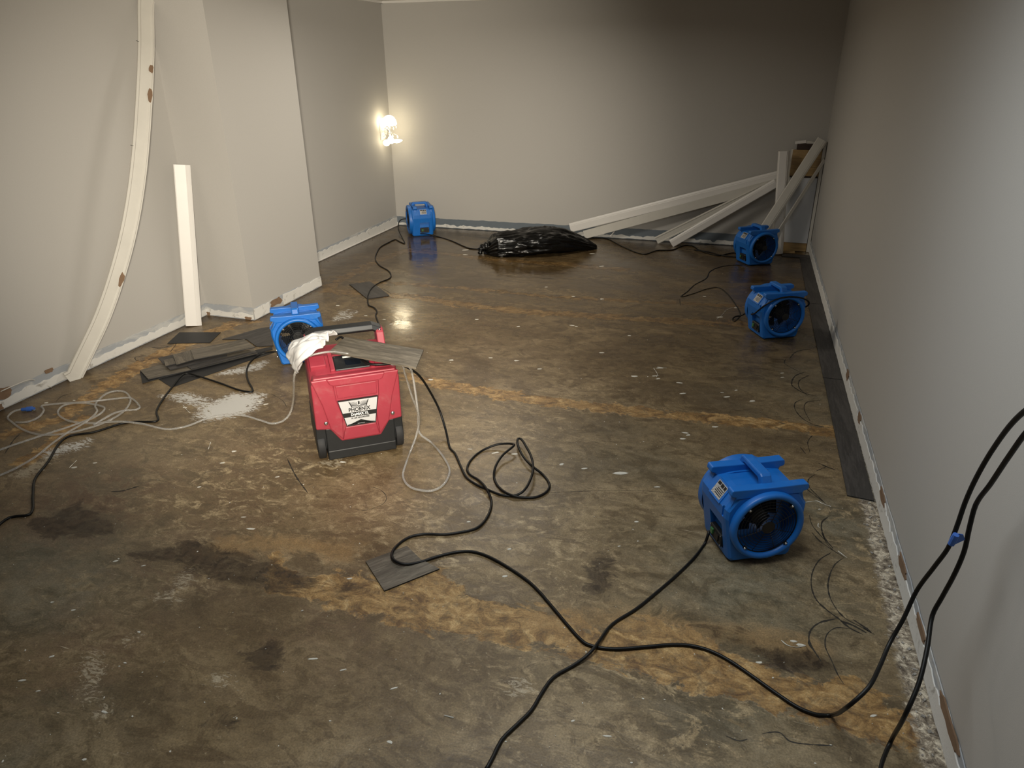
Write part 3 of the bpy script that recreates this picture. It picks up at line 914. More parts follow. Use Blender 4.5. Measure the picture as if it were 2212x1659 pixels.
# handle: red uprights with black bar
for sx in (-1, 1):
    o = MB().prism([(.235, .46), (.265, .515), (.285, .532), (.325, .532), (.335, .50), (.335, .44)], cx + sx * .150, cx + sx * .186, lambda u, w, d: Vector((d, u, w))).build('handle_upright', M_RED, deh)
    bevel(o, .005, 2)
    MB().lathe([(0, -.0035), (.006, -.003), (.008, 0), (.008, .003), (0, .003)], lambda c, s, r, d: Vector((cx + sx * .168 + r * c, .272 + d - s * r * .55, .525 + s * r * .8)), 14).build('screw', M_STEEL, o, True)
hp = [(.275, .530), (.285, .552), (.325, .558), (.342, .545), (.340, .522), (.290, .516)]
rows = []
for x, dz, k in ((-.182, -.022, .8), (-.176, -.018, 1), (-.135, .0, 1), (.135, 0, 1), (.176, -.018, 1), (.182, -.022, .8)):
    rows.append([Vector((cx + x, .31 + (y - .31) * k, .537 + (z - .537) * k + dz)) for y, z in hp])
o = MB().rings(rows, True, True).build('handle_bar', M_BLACK, deh)
bevel(o, .005, 2)
# control panel set into the sloping deck
sl = math.atan2(.04, .127)
mp = Matrix.Translation((cx, .09, .4535)) @ Matrix.Rotation(sl, 4, 'X')
o = MB().box((-.078, -.052, -.02), (.078, .052, .004), mp).build('control_panel', M_BLACK, deh)
bevel(o, .003, 1)
MB().box((-.03, -.030, .004), (.04, .012, .0055), mp).build('screen', M_SCREEN, o)
MB().box((-.035, .028, .004), (.035, .038, .0052), mp).build('panel_print', M_PAPERWHITE, o)
for x in (-.07, .07):
    MB().lathe([(0, 0), (.003, 0), (.003, .003), (0, .003)], lambda c, s, r, d: mp @ Vector((x + r * c, .044 + r * s, .004 + d)), 8).build('screw', M_STEEL, o)
for lo_, hi_ in (((-.100, -.060, -.015), (-.080, .075, .014)), ((.080, -.060, -.015), (.100, .075, .014)), ((-.185, -.02, -.02), (-.115, .055, .016)), ((.115, -.02, -.02), (.18, .055, .016))):
    bevel(MB().box(lo_, hi_, mp).build('deck_rib', M_RED, deh), .004, 2)
for x, z in ((-.144, .212), (.161, .212)):
    MB().lathe([(0, -.0045), (.005, -.004), (.009, -.0015), (.0095, .001), (0, .001)], lambda c, s, r, d: Vector((x + r * c, -.016 + d, z + r * s)), 16).build('screw', M_STEEL, deh, True)


# ------------------------------------------------------------------ boards, planks
def slab(name, px, z, th, mat, lab=None, cat=None, group=None, dz=None, parent=None, edge=None):
    """flat piece with the given outline, lying at height z (dz: extra height per corner)"""
    dz = dz or [0] * len(px)
    top = [at(*p, z + th + d) for p, d in zip(px, dz)]
    bot = [p - Vector((0, 0, th)) for p in top]
    c = sum(top, Vector()) / len(top)
    e = (top[1] - top[0]) if (top[1] - top[0]).length > (top[2] - top[1]).length else (top[2] - top[1])
    rz = math.atan2(e.y, e.x); m = Matrix.Translation((c.x, c.y, c.z - th)) @ Matrix.Rotation(rz, 4, 'Z'); mi = m.inverted()
    n = len(px)
    o = mk(name, [mi @ p for p in top + bot], [tuple(range(n)), tuple(range(2 * n - 1, n - 1, -1))] + [(i, (i + 1) % n, n + (i + 1) % n, n + i) for i in range(n)], mat, parent)
    o.matrix_world = m
    if edge:
        o.data.materials.append(edge)
        for p in o.data.polygons:
            if abs(p.normal.z) < .5: p.material_index = 1
    if lab: tag(o, lab, cat, group)
    return o


def quad(name, cpts, th, mat, lab, group=None, edge=M_PLANKBACK):
    """flat plank from 3-D floor corners (x, y), z"""
    xy, z = cpts
    top = [Vector((x, y, z + th)) for x, y in xy]; bot = [Vector((x, y, z)) for x, y in xy]
    c = sum(bot, Vector()) / len(bot); e = max((top[(i + 1) % len(top)] - top[i] for i in range(len(top))), key=lambda q: q.length)
    m = Matrix.Translation(c) @ Matrix.Rotation(math.atan2(e.y, e.x), 4, 'Z'); mi = m.inverted(); n = len(xy)
    o = mk(name, [mi @ p for p in top + bot], [tuple(range(n)), tuple(range(2 * n - 1, n - 1, -1))] + [(i, (i + 1) % n, n + (i + 1) % n, n + i) for i in range(n)], mat)
    o.matrix_world = m
    if edge:
        o.data.materials.append(edge)
        for p in o.data.polygons:
            if abs(p.normal.z) < .5: p.material_index = 1
    return tag(o, lab, 'plank', group)


G = 'planks along the right wall'
quad('vinyl_plank', ([(.584, 2.885), (.688, 2.872), (.690, 4.18), (.588, 4.18)], .001), .005, M_PLANKD, 'worn dark vinyl plank along the right wall, the end nearest the front air mover', G)
quad('vinyl_plank', ([(.586, 4.187), (.690, 4.187), (.692, 5.66), (.588, 5.66)], .001), .005, M_PLANKD, 'black vinyl plank along the right wall beside the cord wrapped air mover', G)
quad('vinyl_plank', ([(.588, 5.667), (.692, 5.667), (.692, 7.12), (.600, 7.12)], .001), .005, M_PLANKD, 'dark vinyl plank along the right wall ending at the back corner panel', G)
quad('vinyl_plank', ([(.44, 7.13), (.69, 7.13), (.69, 7.24), (.44, 7.24)], .001), .005, M_PLANKD, 'short dark vinyl plank lying across the foot of the white corner panel', G)

Z7 = lambda pts: [(280 + a * .1537, 660 + b * .1537) for a, b in pts]
GS = 'loose planks in the left pile'
slab('underlay_sheet', Z7([(400, 1030), (590, 1150), (1060, 990), (1600, 800), (2030, 660), (1800, 640), (900, 880)]), .0005, .002, M_PLANKBACK,
     'dark grey underlay sheet lying beneath the pile of loose planks', 'sheet')
slab('vinyl_plank', Z7([(140, 925), (178, 1085), (900, 890), (2010, 610), (2000, 575), (1200, 750)]), .003, .005, M_PLANKBACK, 'black underside of an upturned vinyl plank at the bottom of the left pile', 'plank', GS)
slab('vinyl_plank', Z7([(145, 905), (262, 1035), (860, 905), (1800, 672), (1740, 610), (760, 780), (420, 830)]), .011, .005, M_PLANK, 'long grey vinyl plank forming the front left edge of the left pile', 'plank', GS, edge=M_PLANKBACK)
slab('vinyl_plank', Z7([(800, 850), (865, 890), (1790, 655), (1760, 640)]), .018, .004, M_PLANKD, 'narrow dark vinyl plank strip lying along the front of the left pile', 'plank', GS, edge=M_PLANKBACK)
slab('vinyl_plank', Z7([(500, 840), (570, 900), (1370, 705), (1370, 685), (1000, 730), (640, 800)]), .023, .005, M_PLANKD, 'dark vinyl plank under the small offcuts of the left pile', 'plank', GS, edge=M_PLANKBACK)
slab('vinyl_plank', Z7([(395, 735), (470, 815), (660, 770), (610, 690)]), .024, .004, M_PLANKD, 'brown torn vinyl offcut poking from the left end of the left pile', 'plank', GS, edge=M_PLANKBACK)
slab('vinyl_plank', Z7([(480, 765), (505, 850), (650, 815), (610, 735)]), .030, .005, M_PLANK, 'smallest grey vinyl offcut at the left end of the left pile', 'plank', GS, edge=M_PLANKBACK)
slab('vinyl_plank', Z7([(608, 690), (660, 830), (920, 755), (860, 625)]), .036, .005, M_PLANK, 'square grey vinyl offcut beside the topmost plank of the left pile', 'plank', GS, edge=M_PLANKBACK)
slab('vinyl_plank', Z7([(855, 620), (908, 757), (1765, 585), (1610, 470)]), .042, .005, M_PLANK, 'topmost grey vinyl plank of the left pile', 'plank', GS, edge=M_PLANKBACK)
slab('vinyl_plank', Z7([(1300, 470), (1480, 418), (1850, 312), (1990, 300), (2020, 560), (1780, 570), (1640, 470)]), .002, .005, M_PLANKD, 'wide dark plank lying behind the left pile, reaching under the air mover', 'plank', GS, edge=M_PLANKBACK)
slab('vinyl_tile', Z7([(530, 530), (700, 375), (1280, 374), (1130, 517)]), .001, .004, M_PLANKBACK, 'black rectangular vinyl piece on the floor in front of the short white board', 'tile')
slab('vinyl_offcut', [(789.5, 1212), (830, 1275.7), (949.5, 1228), (908, 1207), (879, 1179)], .001, .005, M_PLANK, 'grey wood grain vinyl offcut under the cord on the near floor', 'plank', edge=M_PLANKBACK)
slab('vinyl_offcut', [(754.6, 613.6), (793.5, 645), (841, 638), (820, 622), (799, 608)], .001, .006, M_PLANKD, 'brown vinyl offcut under the cord behind the dehumidifier', 'plank', edge=M_PLANKBACK)

# grey plank resting on the dehumidifier
Zp = lambda a, b: (560 + a / 4.1475, 620 + b / 4.1475)


def dpt(a, b, z): return at(*Zp(a, b), z)


tp = [dpt(625, 578, .492), dpt(770, 445, .500), dpt(1472, 562, .502), dpt(1405, 722, .496)]
c = sum(tp, Vector()) / 4; e = tp[2] - tp[1]
m = Matrix.Translation(c) @ Matrix.Rotation(math.atan2(e.y, e.x), 4, 'Z'); mi = m.inverted()
v = [mi @ p for p in tp] + [mi @ (p - Vector((0, 0, .007))) for p in tp]
o = mk('vinyl_plank', v, [(0, 1, 2, 3), (7, 6, 5, 4), (0, 4, 5, 1), (1, 5, 6, 2), (2, 6, 7, 3), (3, 7, 4, 0)], M_PLANK)
o.matrix_world = m
tag(o, 'short grey wood grain plank lying across the top of the red dehumidifier', 'plank')


# mouldings: profile swept along a straight or bowed path
def moulding(name, path, wdir, ndir, w, th, mat, lab, group=None, prof='base', twist=None):
    """path: points along the centre; wdir: width direction; ndir: face normal"""
    P = [Vector(p) for p in path]
    if prof == 'base':      # stepped face with an eased top edge
        pr = [(-.5, 0), (-.5, .82), (-.44, 1), (.20, 1), (.26, .86), (.30, .92), (.40, .70), (.5, .40), (.5, 0)]
    elif prof == 'channel':  # hollow back: two raised edges
        pr = [(-.5, 0), (-.5, 1), (-.36, 1), (-.30, .62), (.26, .62), (.30, .85), (.38, .9), (.42, .5), (.5, .45), (.5, 0)]
    else:
        pr = [(-.5, 0), (-.5, 1), (.5, 1), (.5, 0)]
    rows = []
    for i, p in enumerate(P):
        t = (P[min(i + 1, len(P) - 1)] - P[max(i - 1, 0)]).normalized()
        wd = Vector(wdir[i] if isinstance(wdir, list) else wdir); wd = (wd - t * wd.dot(t)).normalized()
        nd = t.cross(wd); nd = nd if nd.dot(Vector(ndir)) > 0 else -nd
        rows.append([p + wd * (a * w) + nd * (b * th) for a, b in pr])
    o = MB().rings(rows, True, True).build(name, mat)
    c0 = P[0].copy(); o.data.transform(Matrix.Translation(-c0)); o.location = c0
    return tag(o, lab, 'board', group)


# long bowed board on the left wall
bp = []
for t_, (px, py) in zip((0, .07, .18, .3, .42, .55, .7, .85, 1.0), ((150, 832), (180, 770), (222, 680), (256, 580), (281, 480), (298, 370), (309, 240), (315, 110), (315, 0))):
    bp.append(on(px, py, 0, -3.665 + .16 * math.sin(PI * t_)))
top_ = bp[-1] + (bp[-1] - bp[-2]).normalized() * .16
bp.append(top_)
for p in bp: p.x = max(p.x, -3.68)
bp = spline(bp, .05)
bp[0].z = .012
bow = moulding('baseboard_moulding', bp, (.35, .94, .0), (1, -.4, 0), .098, .013, M_CREAM, 'long bowed cream board leaning on the left wall, hollow back showing', prof='channel')
for t_, k in ((.72, 0), (.78, 1), (.27, 2)):   # brown paper torn onto its edge
    i = int(t_ * (len(bp) - 1)); p = bp[i] - bow.location; tt = (bp[i + 1] - bp[i]).normalized()
    wd = Vector((.35, .94, 0)); wd = (wd - tt * wd.dot(tt)).normalized(); nd = tt.cross(wd); nd = nd if nd.dot(Vector((1, -.4, 0))) > 0 else -nd
    r_ = random.Random(k); poly = []
    for j in range(12):
        a = 2 * PI * j / 12; q = r_.uniform(.7, 1.1); poly.append((math.cos(a) * .014 * q + .030, math.sin(a) * (.05 if k != 1 else .03) * q))
    v = [p + wd * a + tt * b + nd * .0085 for a, b in poly] + [p + wd * a + tt * b + nd * .0135 for a, b in poly]
    mk('torn_paper', v, [tuple(range(12)), tuple(range(23, 11, -1))] + [(j, (j + 1) % 12, 12 + (j + 1) % 12, 12 + j) for j in range(12)], M_TORN, bow)
for t_ in (.58, .85):   # nails sticking out at the left edge
    i = int(t_ * (len(bp) - 1)); p = bp[i] - bow.location; wd = Vector((.35, .94, 0)).normalized()
    MB().tube([p - wd * .045 + Vector((.01, 0, .0)), p - wd * .075 + Vector((.02, 0, .008))], .0014, 5).build('nail', M_GRILLE, bow)

b0 = at(419, 704, .0); b1 = on(393, 356, 1, 4.085)
b0.z = .004
moulding('baseboard_moulding', [b0, b1], (.80, .60, 0), (.6, -.8, .1), .105, .016, M_WHITE_TRIM, 'short white board standing upright against the left wall by the column')

# heap in the back right corner
GB = 'white boards piled in the back right corner'


def lean(p0, p1, y0, y1, w, lab, mat=M_WHITE_TRIM, prof='base', th=.016, yaxis=(0, 0, 1), nd=(0, -1, .25), ext=0.0):
    a = on(*p0, 1, y0); b = on(*p1, 1, y1); d = (b - a).normalized()
    b = b + d * ext
    return moulding('baseboard_moulding', [a, a.lerp(b, .5), b], yaxis, nd, w, th, mat, lab, GB, prof)


lean((1232, 492), (1680, 380), 7.42, 7.44, .095, 'longest white board, topmost of the two running from the black bag to the corner')
lean((1262, 507), (1680, 395), 7.385, 7.42, .085, 'long off white board directly below the topmost long board', M_CREAM, 'flat', .012)
lean((1418, 519), (1660, 400), 7.36, 7.41, .075, 'cream board with hollow back, showing behind the lower sloping white board', M_CREAM, 'channel')
lean((1450, 526), (1676, 395), 7.28, 7.36, .082, 'white board sloping up to the upright post, lowest and steepest of the left fan')
a = on(1679, 546, 1, 7.235); a.z = .006; b = on(1693, 326, 1, 7.30)
moulding('baseboard_moulding', [a, a.lerp(b, .5), b], (1, .15, 0), (0.2, -1, 0), .098, .05, M_WHITE_TRIM, 'white upright board standing before the corner panel, crossed by a slanting board', GB)
a = on(1640, 512, 1, 7.12); b = on(1776, 302, 1, 7.33)
moulding('baseboard_moulding', [a, a.lerp(b, .5), b], (1, 0, -.6), (-.1, -1, .1), .092, .018, M_CREAM, 'greyish white board slanting right across the upright, its top touching the right wall', GB)
a = on(1668, 520, 1, 7.17); b = on(1780, 345, 1, 7.36)
moulding('baseboard_moulding', [a, a.lerp(b, .5), b], (.75, .5, -.5), (-.1, -1, .1), .03, .012, M_CREAM, 'thin strip behind the slanting board in the right corner', GB, 'flat')

# corner panel: white board with bare wood above
cp = tag(empty('corner_panel', (.56, 7.40, 0)), 'tall panel in the back corner, white below with bare wood planks on top', 'panel')
L = lambda x0, x1, z0, z1, y0=7.385, y1=7.43: MB().box((x0 - .56, y0 - 7.40, z0), (x1 - .56, y1 - 7.40, z1))
L(.425, .665, .085, .695).build('white_board', M_PANELWHITE, cp)
L(.425, .665, .004, .082).build('bottom_rail', M_PINE, cp)
for k, (z0, z1) in enumerate(((.712, .792), (.794, .866), (.868, .945))):
    L(.415, .668, z0, z1, 7.39 - .002 * k).build('plank', M_PINE, cp)
L(.445, .66, .949, 1.0, 7.38).build('top_rail', M_DARKWOOD, cp)
L(.418, .66, .695, .712, 7.40).build('dark_gap_strip', M_DARKWOOD, cp)
L(.402, .424, .004, .95, 7.40).build('side_strip', M_CREAM, cp)
L(.670, .695, .004, 1.02, 7.37).build('side_strip', M_CREAM, cp)
oc = empty('trim_offcut', (.50, 7.40, 1.001))
tag(oc, 'small white angled trim offcut lying on top of the corner panel', 'offcut')
MB().box((-.075, -.02, .004), (.02, .03, .028), Matrix.Rotation(-.12, 4, 'Y')).build('offcut_face', M_WHITE_TRIM, oc)
MB().prism([(.02, .002), (.12, -.0005), (.10, .012), (.06, .022), (.02, .027)], -.015, .025, lambda u, w, d: Vector((u, d, w))).build('offcut_tail', M_CREAM, oc)
o = MB().box((.42, 7.27, .008), (.56, 7.32, .020)).build('wood_offcut', M_PINE)
tag(o, 'pale wooden offcut lying on the floor at the foot of the corner panel', 'offcut')
o = MB().tube(spline([on(1318, 511, 1, 7.40), on(1327, 500, 1, 7.44)], .02), .006, 6).build('trim_offcut', M_WHITE_TRIM)
tag(o, 'tiny white trim sliver leaning against the back wall below the long boards', 'offcut')

# ------------------------------------------------------------------ black bag
rows = []
bn = 110; bm_ = 96
ba, bb_ = Vector((-2.34, 6.49, 0)), Vector((-1.32, 6.98, 0))
ax = (bb_ - ba).normalized(); sd = Vector((-ax.y, ax.x, 0)); Lb = (bb_ - ba).length
for i in range(bn + 1):
    u = i / bn
    env = (min(1, (u / .10)) ** .6 if u < .10 else 1.0) * (1 - max(0, (u - .5) / .5) ** 2.0 * .82)
    hh = (.150 + .055 * math.sin(PI * u * 1.0 - .35)) * env * (1 if u > .02 else .72); ww = (.20 + .06 * math.sin(PI * min(1, u * 1.05))) * env
    row = []
    for j in range(bm_):
        a = 2 * PI * j / bm_; c, s_ = math.cos(a), math.sin(a)
        q = abs(s_) ** .75 * (1 if s_ > 0 else -1)
        p = ba + ax * (Lb * u) + sd * (ww * c * (1 + .1 * s_)) + Vector((0, 0, hh * .5 * (1 + q)))
        gather = max(0, 1 - u / .3)
        pl_ = math.sin(a * 17 + 3 * mnoise.noise(Vector((u * 6, a, 0)))) * (.012 * gather + .004)
        f1 = mnoise.fractal(Vector((u * 3.0, c * 1.6, s_ * 1.6 + 4)), 1.2, 2.1, 2) * .026
        f2 = (1 - abs(mnoise.noise(Vector((u * 2.6 + c * .5, c * 4.2 + u * 2.0, s_ * 4.2))))) ** 4 * .022 + (1 - abs(mnoise.noise(Vector((u * 6, c * 7 + u * 3, s_ * 7 + 5))))) ** 5 * .010
        d = Vector((0, 0, q)) + sd * c
        p += d * ((pl_ + f1 + f2) * (.25 + .75 * env))
        p.z = max(.003, p.z)
        row.append(p)
    rows.append(row)
bag = MB().rings(rows, True, True).build('trash_bag', M_BAG, None, True)
tag(bag, 'crumpled black plastic bag lying on its side by the back wall', 'bag')
bt = spline([ba + Vector(q) for q in ((.07, -.01, .075), (.03, -.02, .07), (-.005, -.04, .055), (-.012, -.065, .03), (-.005, -.09, .012))], .008)
br_ = [.040 * (1 - i / (len(bt) - 1)) ** .8 + .012 + .007 * math.sin(i * 1.7) for i in range(len(bt))]
br_[-1] = .004
tl = MB().tube(bt, br_, 14)
for v_ in tl.v:
    v_ += Vector((mnoise.noise(v_ * 60), mnoise.noise(v_ * 60 + Vector((5, 0, 0))), 0)) * .007; v_.z = max(.002, v_.z)
tl.build('bag_tail', M_BAG, bag, True)

# ------------------------------------------------------------------ rag on the dehumidifier
ctr = [dpt(650, 470, .545), dpt(560, 480, .535), dpt(470, 515, .525), dpt(390, 560, .505), dpt(325, 625, .45), dpt(312, 690, .385)]
ctr = spline(ctr, .012)
rows = []
for i, p in enumerate(ctr):
    u = i / (len(ctr) - 1); row = []
    t_ = (ctr[min(i + 1, len(ctr) - 1)] - ctr[max(0, i - 1)]).normalized()
    side = Vector((DC * .15 + DS * .9, DS * .15 - DC * .9, 0)); side = (side - t_ * side.dot(t_)).normalized(); n_ = t_.cross(side); n_ = n_ if n_.z > 0 else -n_
    wv = .056 + .020 * math.sin(PI * u) + .022 * mnoise.noise(Vector((u * 4, 1, 2)))
    for j in range(27):
        v_ = j / 13 - 1
        q = p + side * (v_ * wv)
        w0 = Vector((u * 3.4, v_ * 1.5, 3.0)); wp = Vector((mnoise.noise(w0 + Vector((7, 0, 0))), mnoise.noise(w0 + Vector((0, 9, 0))), 0)) * .8
        fold = (1 - abs(mnoise.noise(w0 + wp))) ** 2.5 * .026 + (1 - abs(mnoise.noise(w0 * 2.3 + wp * 1.5))) ** 3 * .012 + mnoise.noise(w0 * 4.2) * .004
        q = q + n_ * (fold - .030 * abs(v_) ** 2.5 + .004)
        row.append(q)
    rows.append(row)
rag = MB().rings(rows, False, False).build('cloth_rag', M_RAG, None, True)
sm_ = rag.modifiers.new('solid', 'SOLIDIFY'); sm_.thickness = .006; sm_.offset = -1
sb = rag.modifiers.new('sub', 'SUBSURF'); sb.levels = 1; sb.render_levels = 1
tag(rag, 'crumpled white cotton rag draped over the rear left corner of the dehumidifier', 'cloth')


# ------------------------------------------------------------------ cords and hoses
def run(name, pts, r, mat, lab, cat, group=None, step=.02, sides=8):
    P = [at(p[0], p[1], p[2] if len(p) > 2 else r) if not isinstance(p, Vector) else p for p in pts]
    o = MB().tube(spline(P, step), r, sides).build(name, mat, None, True)
    return tag(o, lab, cat, group)


CR = .0056
GC = 'black power cords'
A_ = 600 / 2212
z7 = lambda a, b, *z: (700 + a * A_, 900 + b * A_, *z)
# dehumidifier cord: over the top, down to the floor, looped, then up past the right wall
cord = [dpt(690, 470, .530), dpt(740, 452, .500), dpt(830, 560, .478), dpt(925, 655, .472), dpt(985, 690, .465), dpt(1100, 694, .462), dpt(1235, 688, .452), dpt(1330, 722, .43)]
cord += [at(906, 812, .36), at(930, 848, .235), at(950, 888, .12), at(963, 930, .04), at(972, 968, CR)]
cord += [at(*q[:2], q[2] if len(q) > 2 else CR) for q in (z7(1040, 290), z7(1090, 400), z7(1140, 490), z7(1230, 550), z7(1290, 575), z7(1400, 620), z7(1500, 632), z7(1580, 600, .02), z7(1640, 510, .03), z7(1665, 410, .035),
         z7(1650, 320, .04), z7(1610, 240, .04), z7(1570, 180, .035), z7(1545, 175, .03), z7(1540, 215, .028), z7(1575, 300, .024), z7(1640, 380, .022), z7(1740, 460), z7(1795, 540), z7(1770, 600), z7(1690, 640), z7(1600, 645),
         z7(1490, 625, .012), z7(1400, 570), z7(1355, 490), z7(1365, 400, .02), z7(1420, 310, .03), z7(1490, 250, .04), z7(1515, 225, .04), z7(1480, 215, .034), z7(1380, 222, .022), z7(1260, 270), z7(1175, 340), z7(1140, 410), z7(1160, 460),
         z7(1230, 505), z7(1290, 570, .018), z7(1330, 660), z7(1325, 740), z7(1280, 830), z7(1210, 890), z7(1090, 920), z7(960, 938), z7(800, 935), z7(680, 960), z7(590, 1020), z7(540, 1090, .012), z7(560, 1145, .014), z7(640, 1175, .013),
         z7(760, 1160), z7(900, 1115), z7(1060, 1078), z7(1180, 1075), z7(1310, 1115), z7(1480, 1210), z7(1660, 1340), z7(1830, 1530), z7(1930, 1650))]
B_ = 800 / 2212
z3 = lambda a, b, *z: (1300 + a * B_, 1150 + b * B_, *z)
cord += [at(*q[:2], q[2] if len(q) > 2 else CR) for q in ((1262, 1388), (1290, 1398), (1330, 1402), z3(250, 685), z3(400, 672), z3(520, 675), z3(640, 705), z3(760, 765), z3(900, 860), z3(1040, 960), z3(1180, 1050), z3(1290, 1090), z3(1370, 1092))]
cord += [on(*z3(1470, 1040), 0, .395), on(*z3(1590, 930), 0, .435), on(*z3(1660, 800), 0, .47), on(*z3(1720, 660), 0, .50), on(*z3(1800, 520), 0, .525), on(*z3(1880, 350), 0, .545), on(*z3(1990, 200), 0, .56), on(*z3(2070, 90), 0, .57), on(2066, 1140, 0, .575),
         on(2085, 1085, 0, .58), on(2110, 1030, 0, .58), on(2145, 970, 0, .58), on(2190, 910, 0, .575), on(2240, 870, 0, .57), on(2330, 830, 0, .56)]
run_c = MB().tube(spline(cord, .014), CR, 8).build('power_cord', M_RUBBER, None, True)
tag(run_c, 'black power cord looping from the dehumidifier across the floor, blue tape on it', 'cord', GC)
tpos = on(2060, 1165, 0, .572)
tdir = (on(2085, 1120, 0, .576) - on(2040, 1205, 0, .567)).normalized()
sdv = Vector((.9, .35, 0)); sdv = (sdv - tdir * sdv.dot(tdir)).normalized(); nv = tdir.cross(sdv)
tb = MB()
tb.tube([tpos - tdir * .017, tpos - tdir * .006, tpos + tdir * .004, tpos + tdir * .016], [.0072, .0075, .0078, .0072], 10)
fl_ = [(a_ * 1.35, b_ * 1.35) for a_, b_ in ((.0, -.006), (.004, .014), (.013, .011), (.021, -.002), (.012, -.009), (.003, -.016))]
tb.add([tpos + sdv * a + tdir * b - nv * .001 for a, b in fl_] + [tpos + sdv * a + tdir * b + nv * .001 for a, b in fl_],
       [tuple(range(6)), tuple(range(11, 5, -1))] + [(i, (i + 1) % 6, 6 + (i + 1) % 6, 6 + i) for i in range(6)])
tb = tb.build('tape_flag', M_TAPE, run_c)
tb['label'] = 'blue tape flag'
# second cord along the right wall
c2 = [at(1895, 1700), at(1906, 1645), at(1925, 1600, .012)] + [on(*p, 0, x) for p, x in (((1955, 1545), .53), ((1985, 1475), .555), ((2003, 1400), .575), ((2014, 1330), .59), ((2035, 1290), .6), ((2062, 1240), .605), ((2083, 1190), .61),
      ((2094, 1140), .61), ((2108, 1090), .61), ((2140, 1045), .605), ((2180, 985), .6), ((2225, 925), .595), ((2320, 850), .58))]
run_d = MB().tube(spline(c2, .014), CR, 8).build('power_cord', M_RUBBER, None, True)
tag(run_d, 'black power cord hanging beside the right wall, without any tape', 'cord', GC)
# front air mover cord
z2 = lambda a, b, *z: (700 + a * B_, 1150 + b * B_, *z)
run('power_cord', [(1532, 1146, .05), (1528, 1160, .03), (1523, 1173), (1500, 1204), z2(2100, 260), z2(1960, 380), z2(1860, 460), z2(1720, 550), z2(1650, 640, .012), z2(1614, 690, .019), z2(1560, 745, .010), z2(1480, 800), z2(1370, 865),
                    z2(1300, 960), z2(1240, 1060), z2(1150, 1150), z2(1060, 1240), z2(1010, 1340), z2(960, 1430)], CR, M_RUBBER,
    'black power cord from the nearest air mover crossing the floor towards the viewer', 'cord', GC)
# cord on the left: in front of the plank pile to the air mover
z3b = lambda a, b, *z: (a * .31645, 560 + b * .31645, *z)
run('power_cord', [(-20, 1150), (20, 1118), z3b(205, 1740), z3b(225, 1610), z3b(240, 1500), z3b(330, 1380), z3b(410, 1250), z3b(480, 1205), z3b(640, 1180), z3b(860, 1115), z3b(1060, 1108), z3b(1080, 1095), z3b(1068, 1040), z3b(1110, 960),
                    z3b(1170, 880), z3b(1240, 795, .015), z3b(1275, 778, .017), z3b(1330, 790, .01), z3b(1500, 845), z3b(1640, 895), z3b(1722, 905), z3b(1722, 885), z3b(1690, 820), z3b(1685, 755), z3b(1720, 690), z3b(1790, 645, .02), z3b(1880, 630, .03), z3b(1930, 625, .03)], CR,
    M_RUBBER, 'black power cord bending between the plank pile, the white splash and the left edge', 'cord', GC)
# cord from the dehumidifier back to the far corner
z6 = lambda a, b, *z: (600 + a * .18083, 440 + b * .18083, *z)
run('power_cord', [dw(.06, .352, .30), dw(.06, .40, .12), dw(.07, .50, .012), dw(.05, .75, CR), z6(1222, 1500), z6(1215, 1455), z6(1190, 1390), z6(1170, 1330), z6(1185, 1290), z6(1150, 1240), z6(1090, 1215), z6(1075, 1150, .012), z6(1085, 1070, .013), z6(1130, 1000, .012), z6(1220, 940), z6(1330, 895), z6(1352, 850),
                    z6(1320, 800), z6(1220, 740), z6(1165, 660), z6(1190, 570), z6(1230, 515), z6(1330, 460), z6(1405, 428), z6(1450, 450), z6(1515, 475), z6(1490, 415), z6(1445, 320, .04), z6(1440, 250, .07), z6(1460, 200, .1), z6(1500, 183, .11), z6(1545, 180, .11)], .0052,
    M_RUBBER, 'black power cord winding from the dehumidifier to the far corner air mover', 'cord', GC)
run('power_cord', [(908, 505, .06), (925, 506, .03), (945, 511), (975, 520), (1000, 531), (1018, 537), (1045, 538)], .0052, M_RUBBER, 'short black cord from the far corner air mover to the black bag', 'cord', GC)
run('power_cord', [(1262, 516), (1300, 514), (1312, 516), (1350, 535), (1390, 549), (1420, 541), (1450, 540), (1480, 530), (1495, 531), (1510, 540), (1550, 552), (1585, 546), (1600, 552)], .0052, M_RUBBER,
    'black cord wriggling along the back wall from the bag to the corner air mover', 'cord', GC)
run('power_cord', [(1500, 540), (1530, 544), (1560, 552), (1598, 556)], .0052, M_RUBBER, 'short second black cord strand at the foot of the dark corner air mover', 'cord', GC)
c5 = [at(1612, 571, .02), at(1590, 573), at(1560, 576), at(1535, 586), at(1525, 602), at(1500, 616), at(1485, 630), at(1471, 641), at(1476, 641), at(1500, 634), at(1530, 624), at(1552, 622), at(1570, 634), at(1590, 660), at(1599, 678), at(1598, 684), at(1586, 695), at(1582, 690), at(1588, 684, .012), at(1600, 682, .015)]
mv = movers[1]
mm = Matrix.Translation((.374, 4.779, 0)) @ Matrix.Rotation(.473, 4, 'Z')
c5 += [at(1612, 676, .06), mm @ Vector((-.168, .10, .165)), mm @ Vector((-.155, .015, .245)), mm @ Vector((-.09, -.008, .292)), mm @ Vector((.0, -.012, .306)), mm @ Vector((.09, -.010, .290)), mm @ Vector((.145, -.006, .262)), mm @ Vector((.158, .01, .235)), mm @ Vector((.163, .06, .20))]
tag(MB().tube(spline(c5, .015), .0052, 8).build('power_cord', M_RUBBER, None, True), 'black cord draped over the front of the air mover by the right wall planks', 'cord', GC)

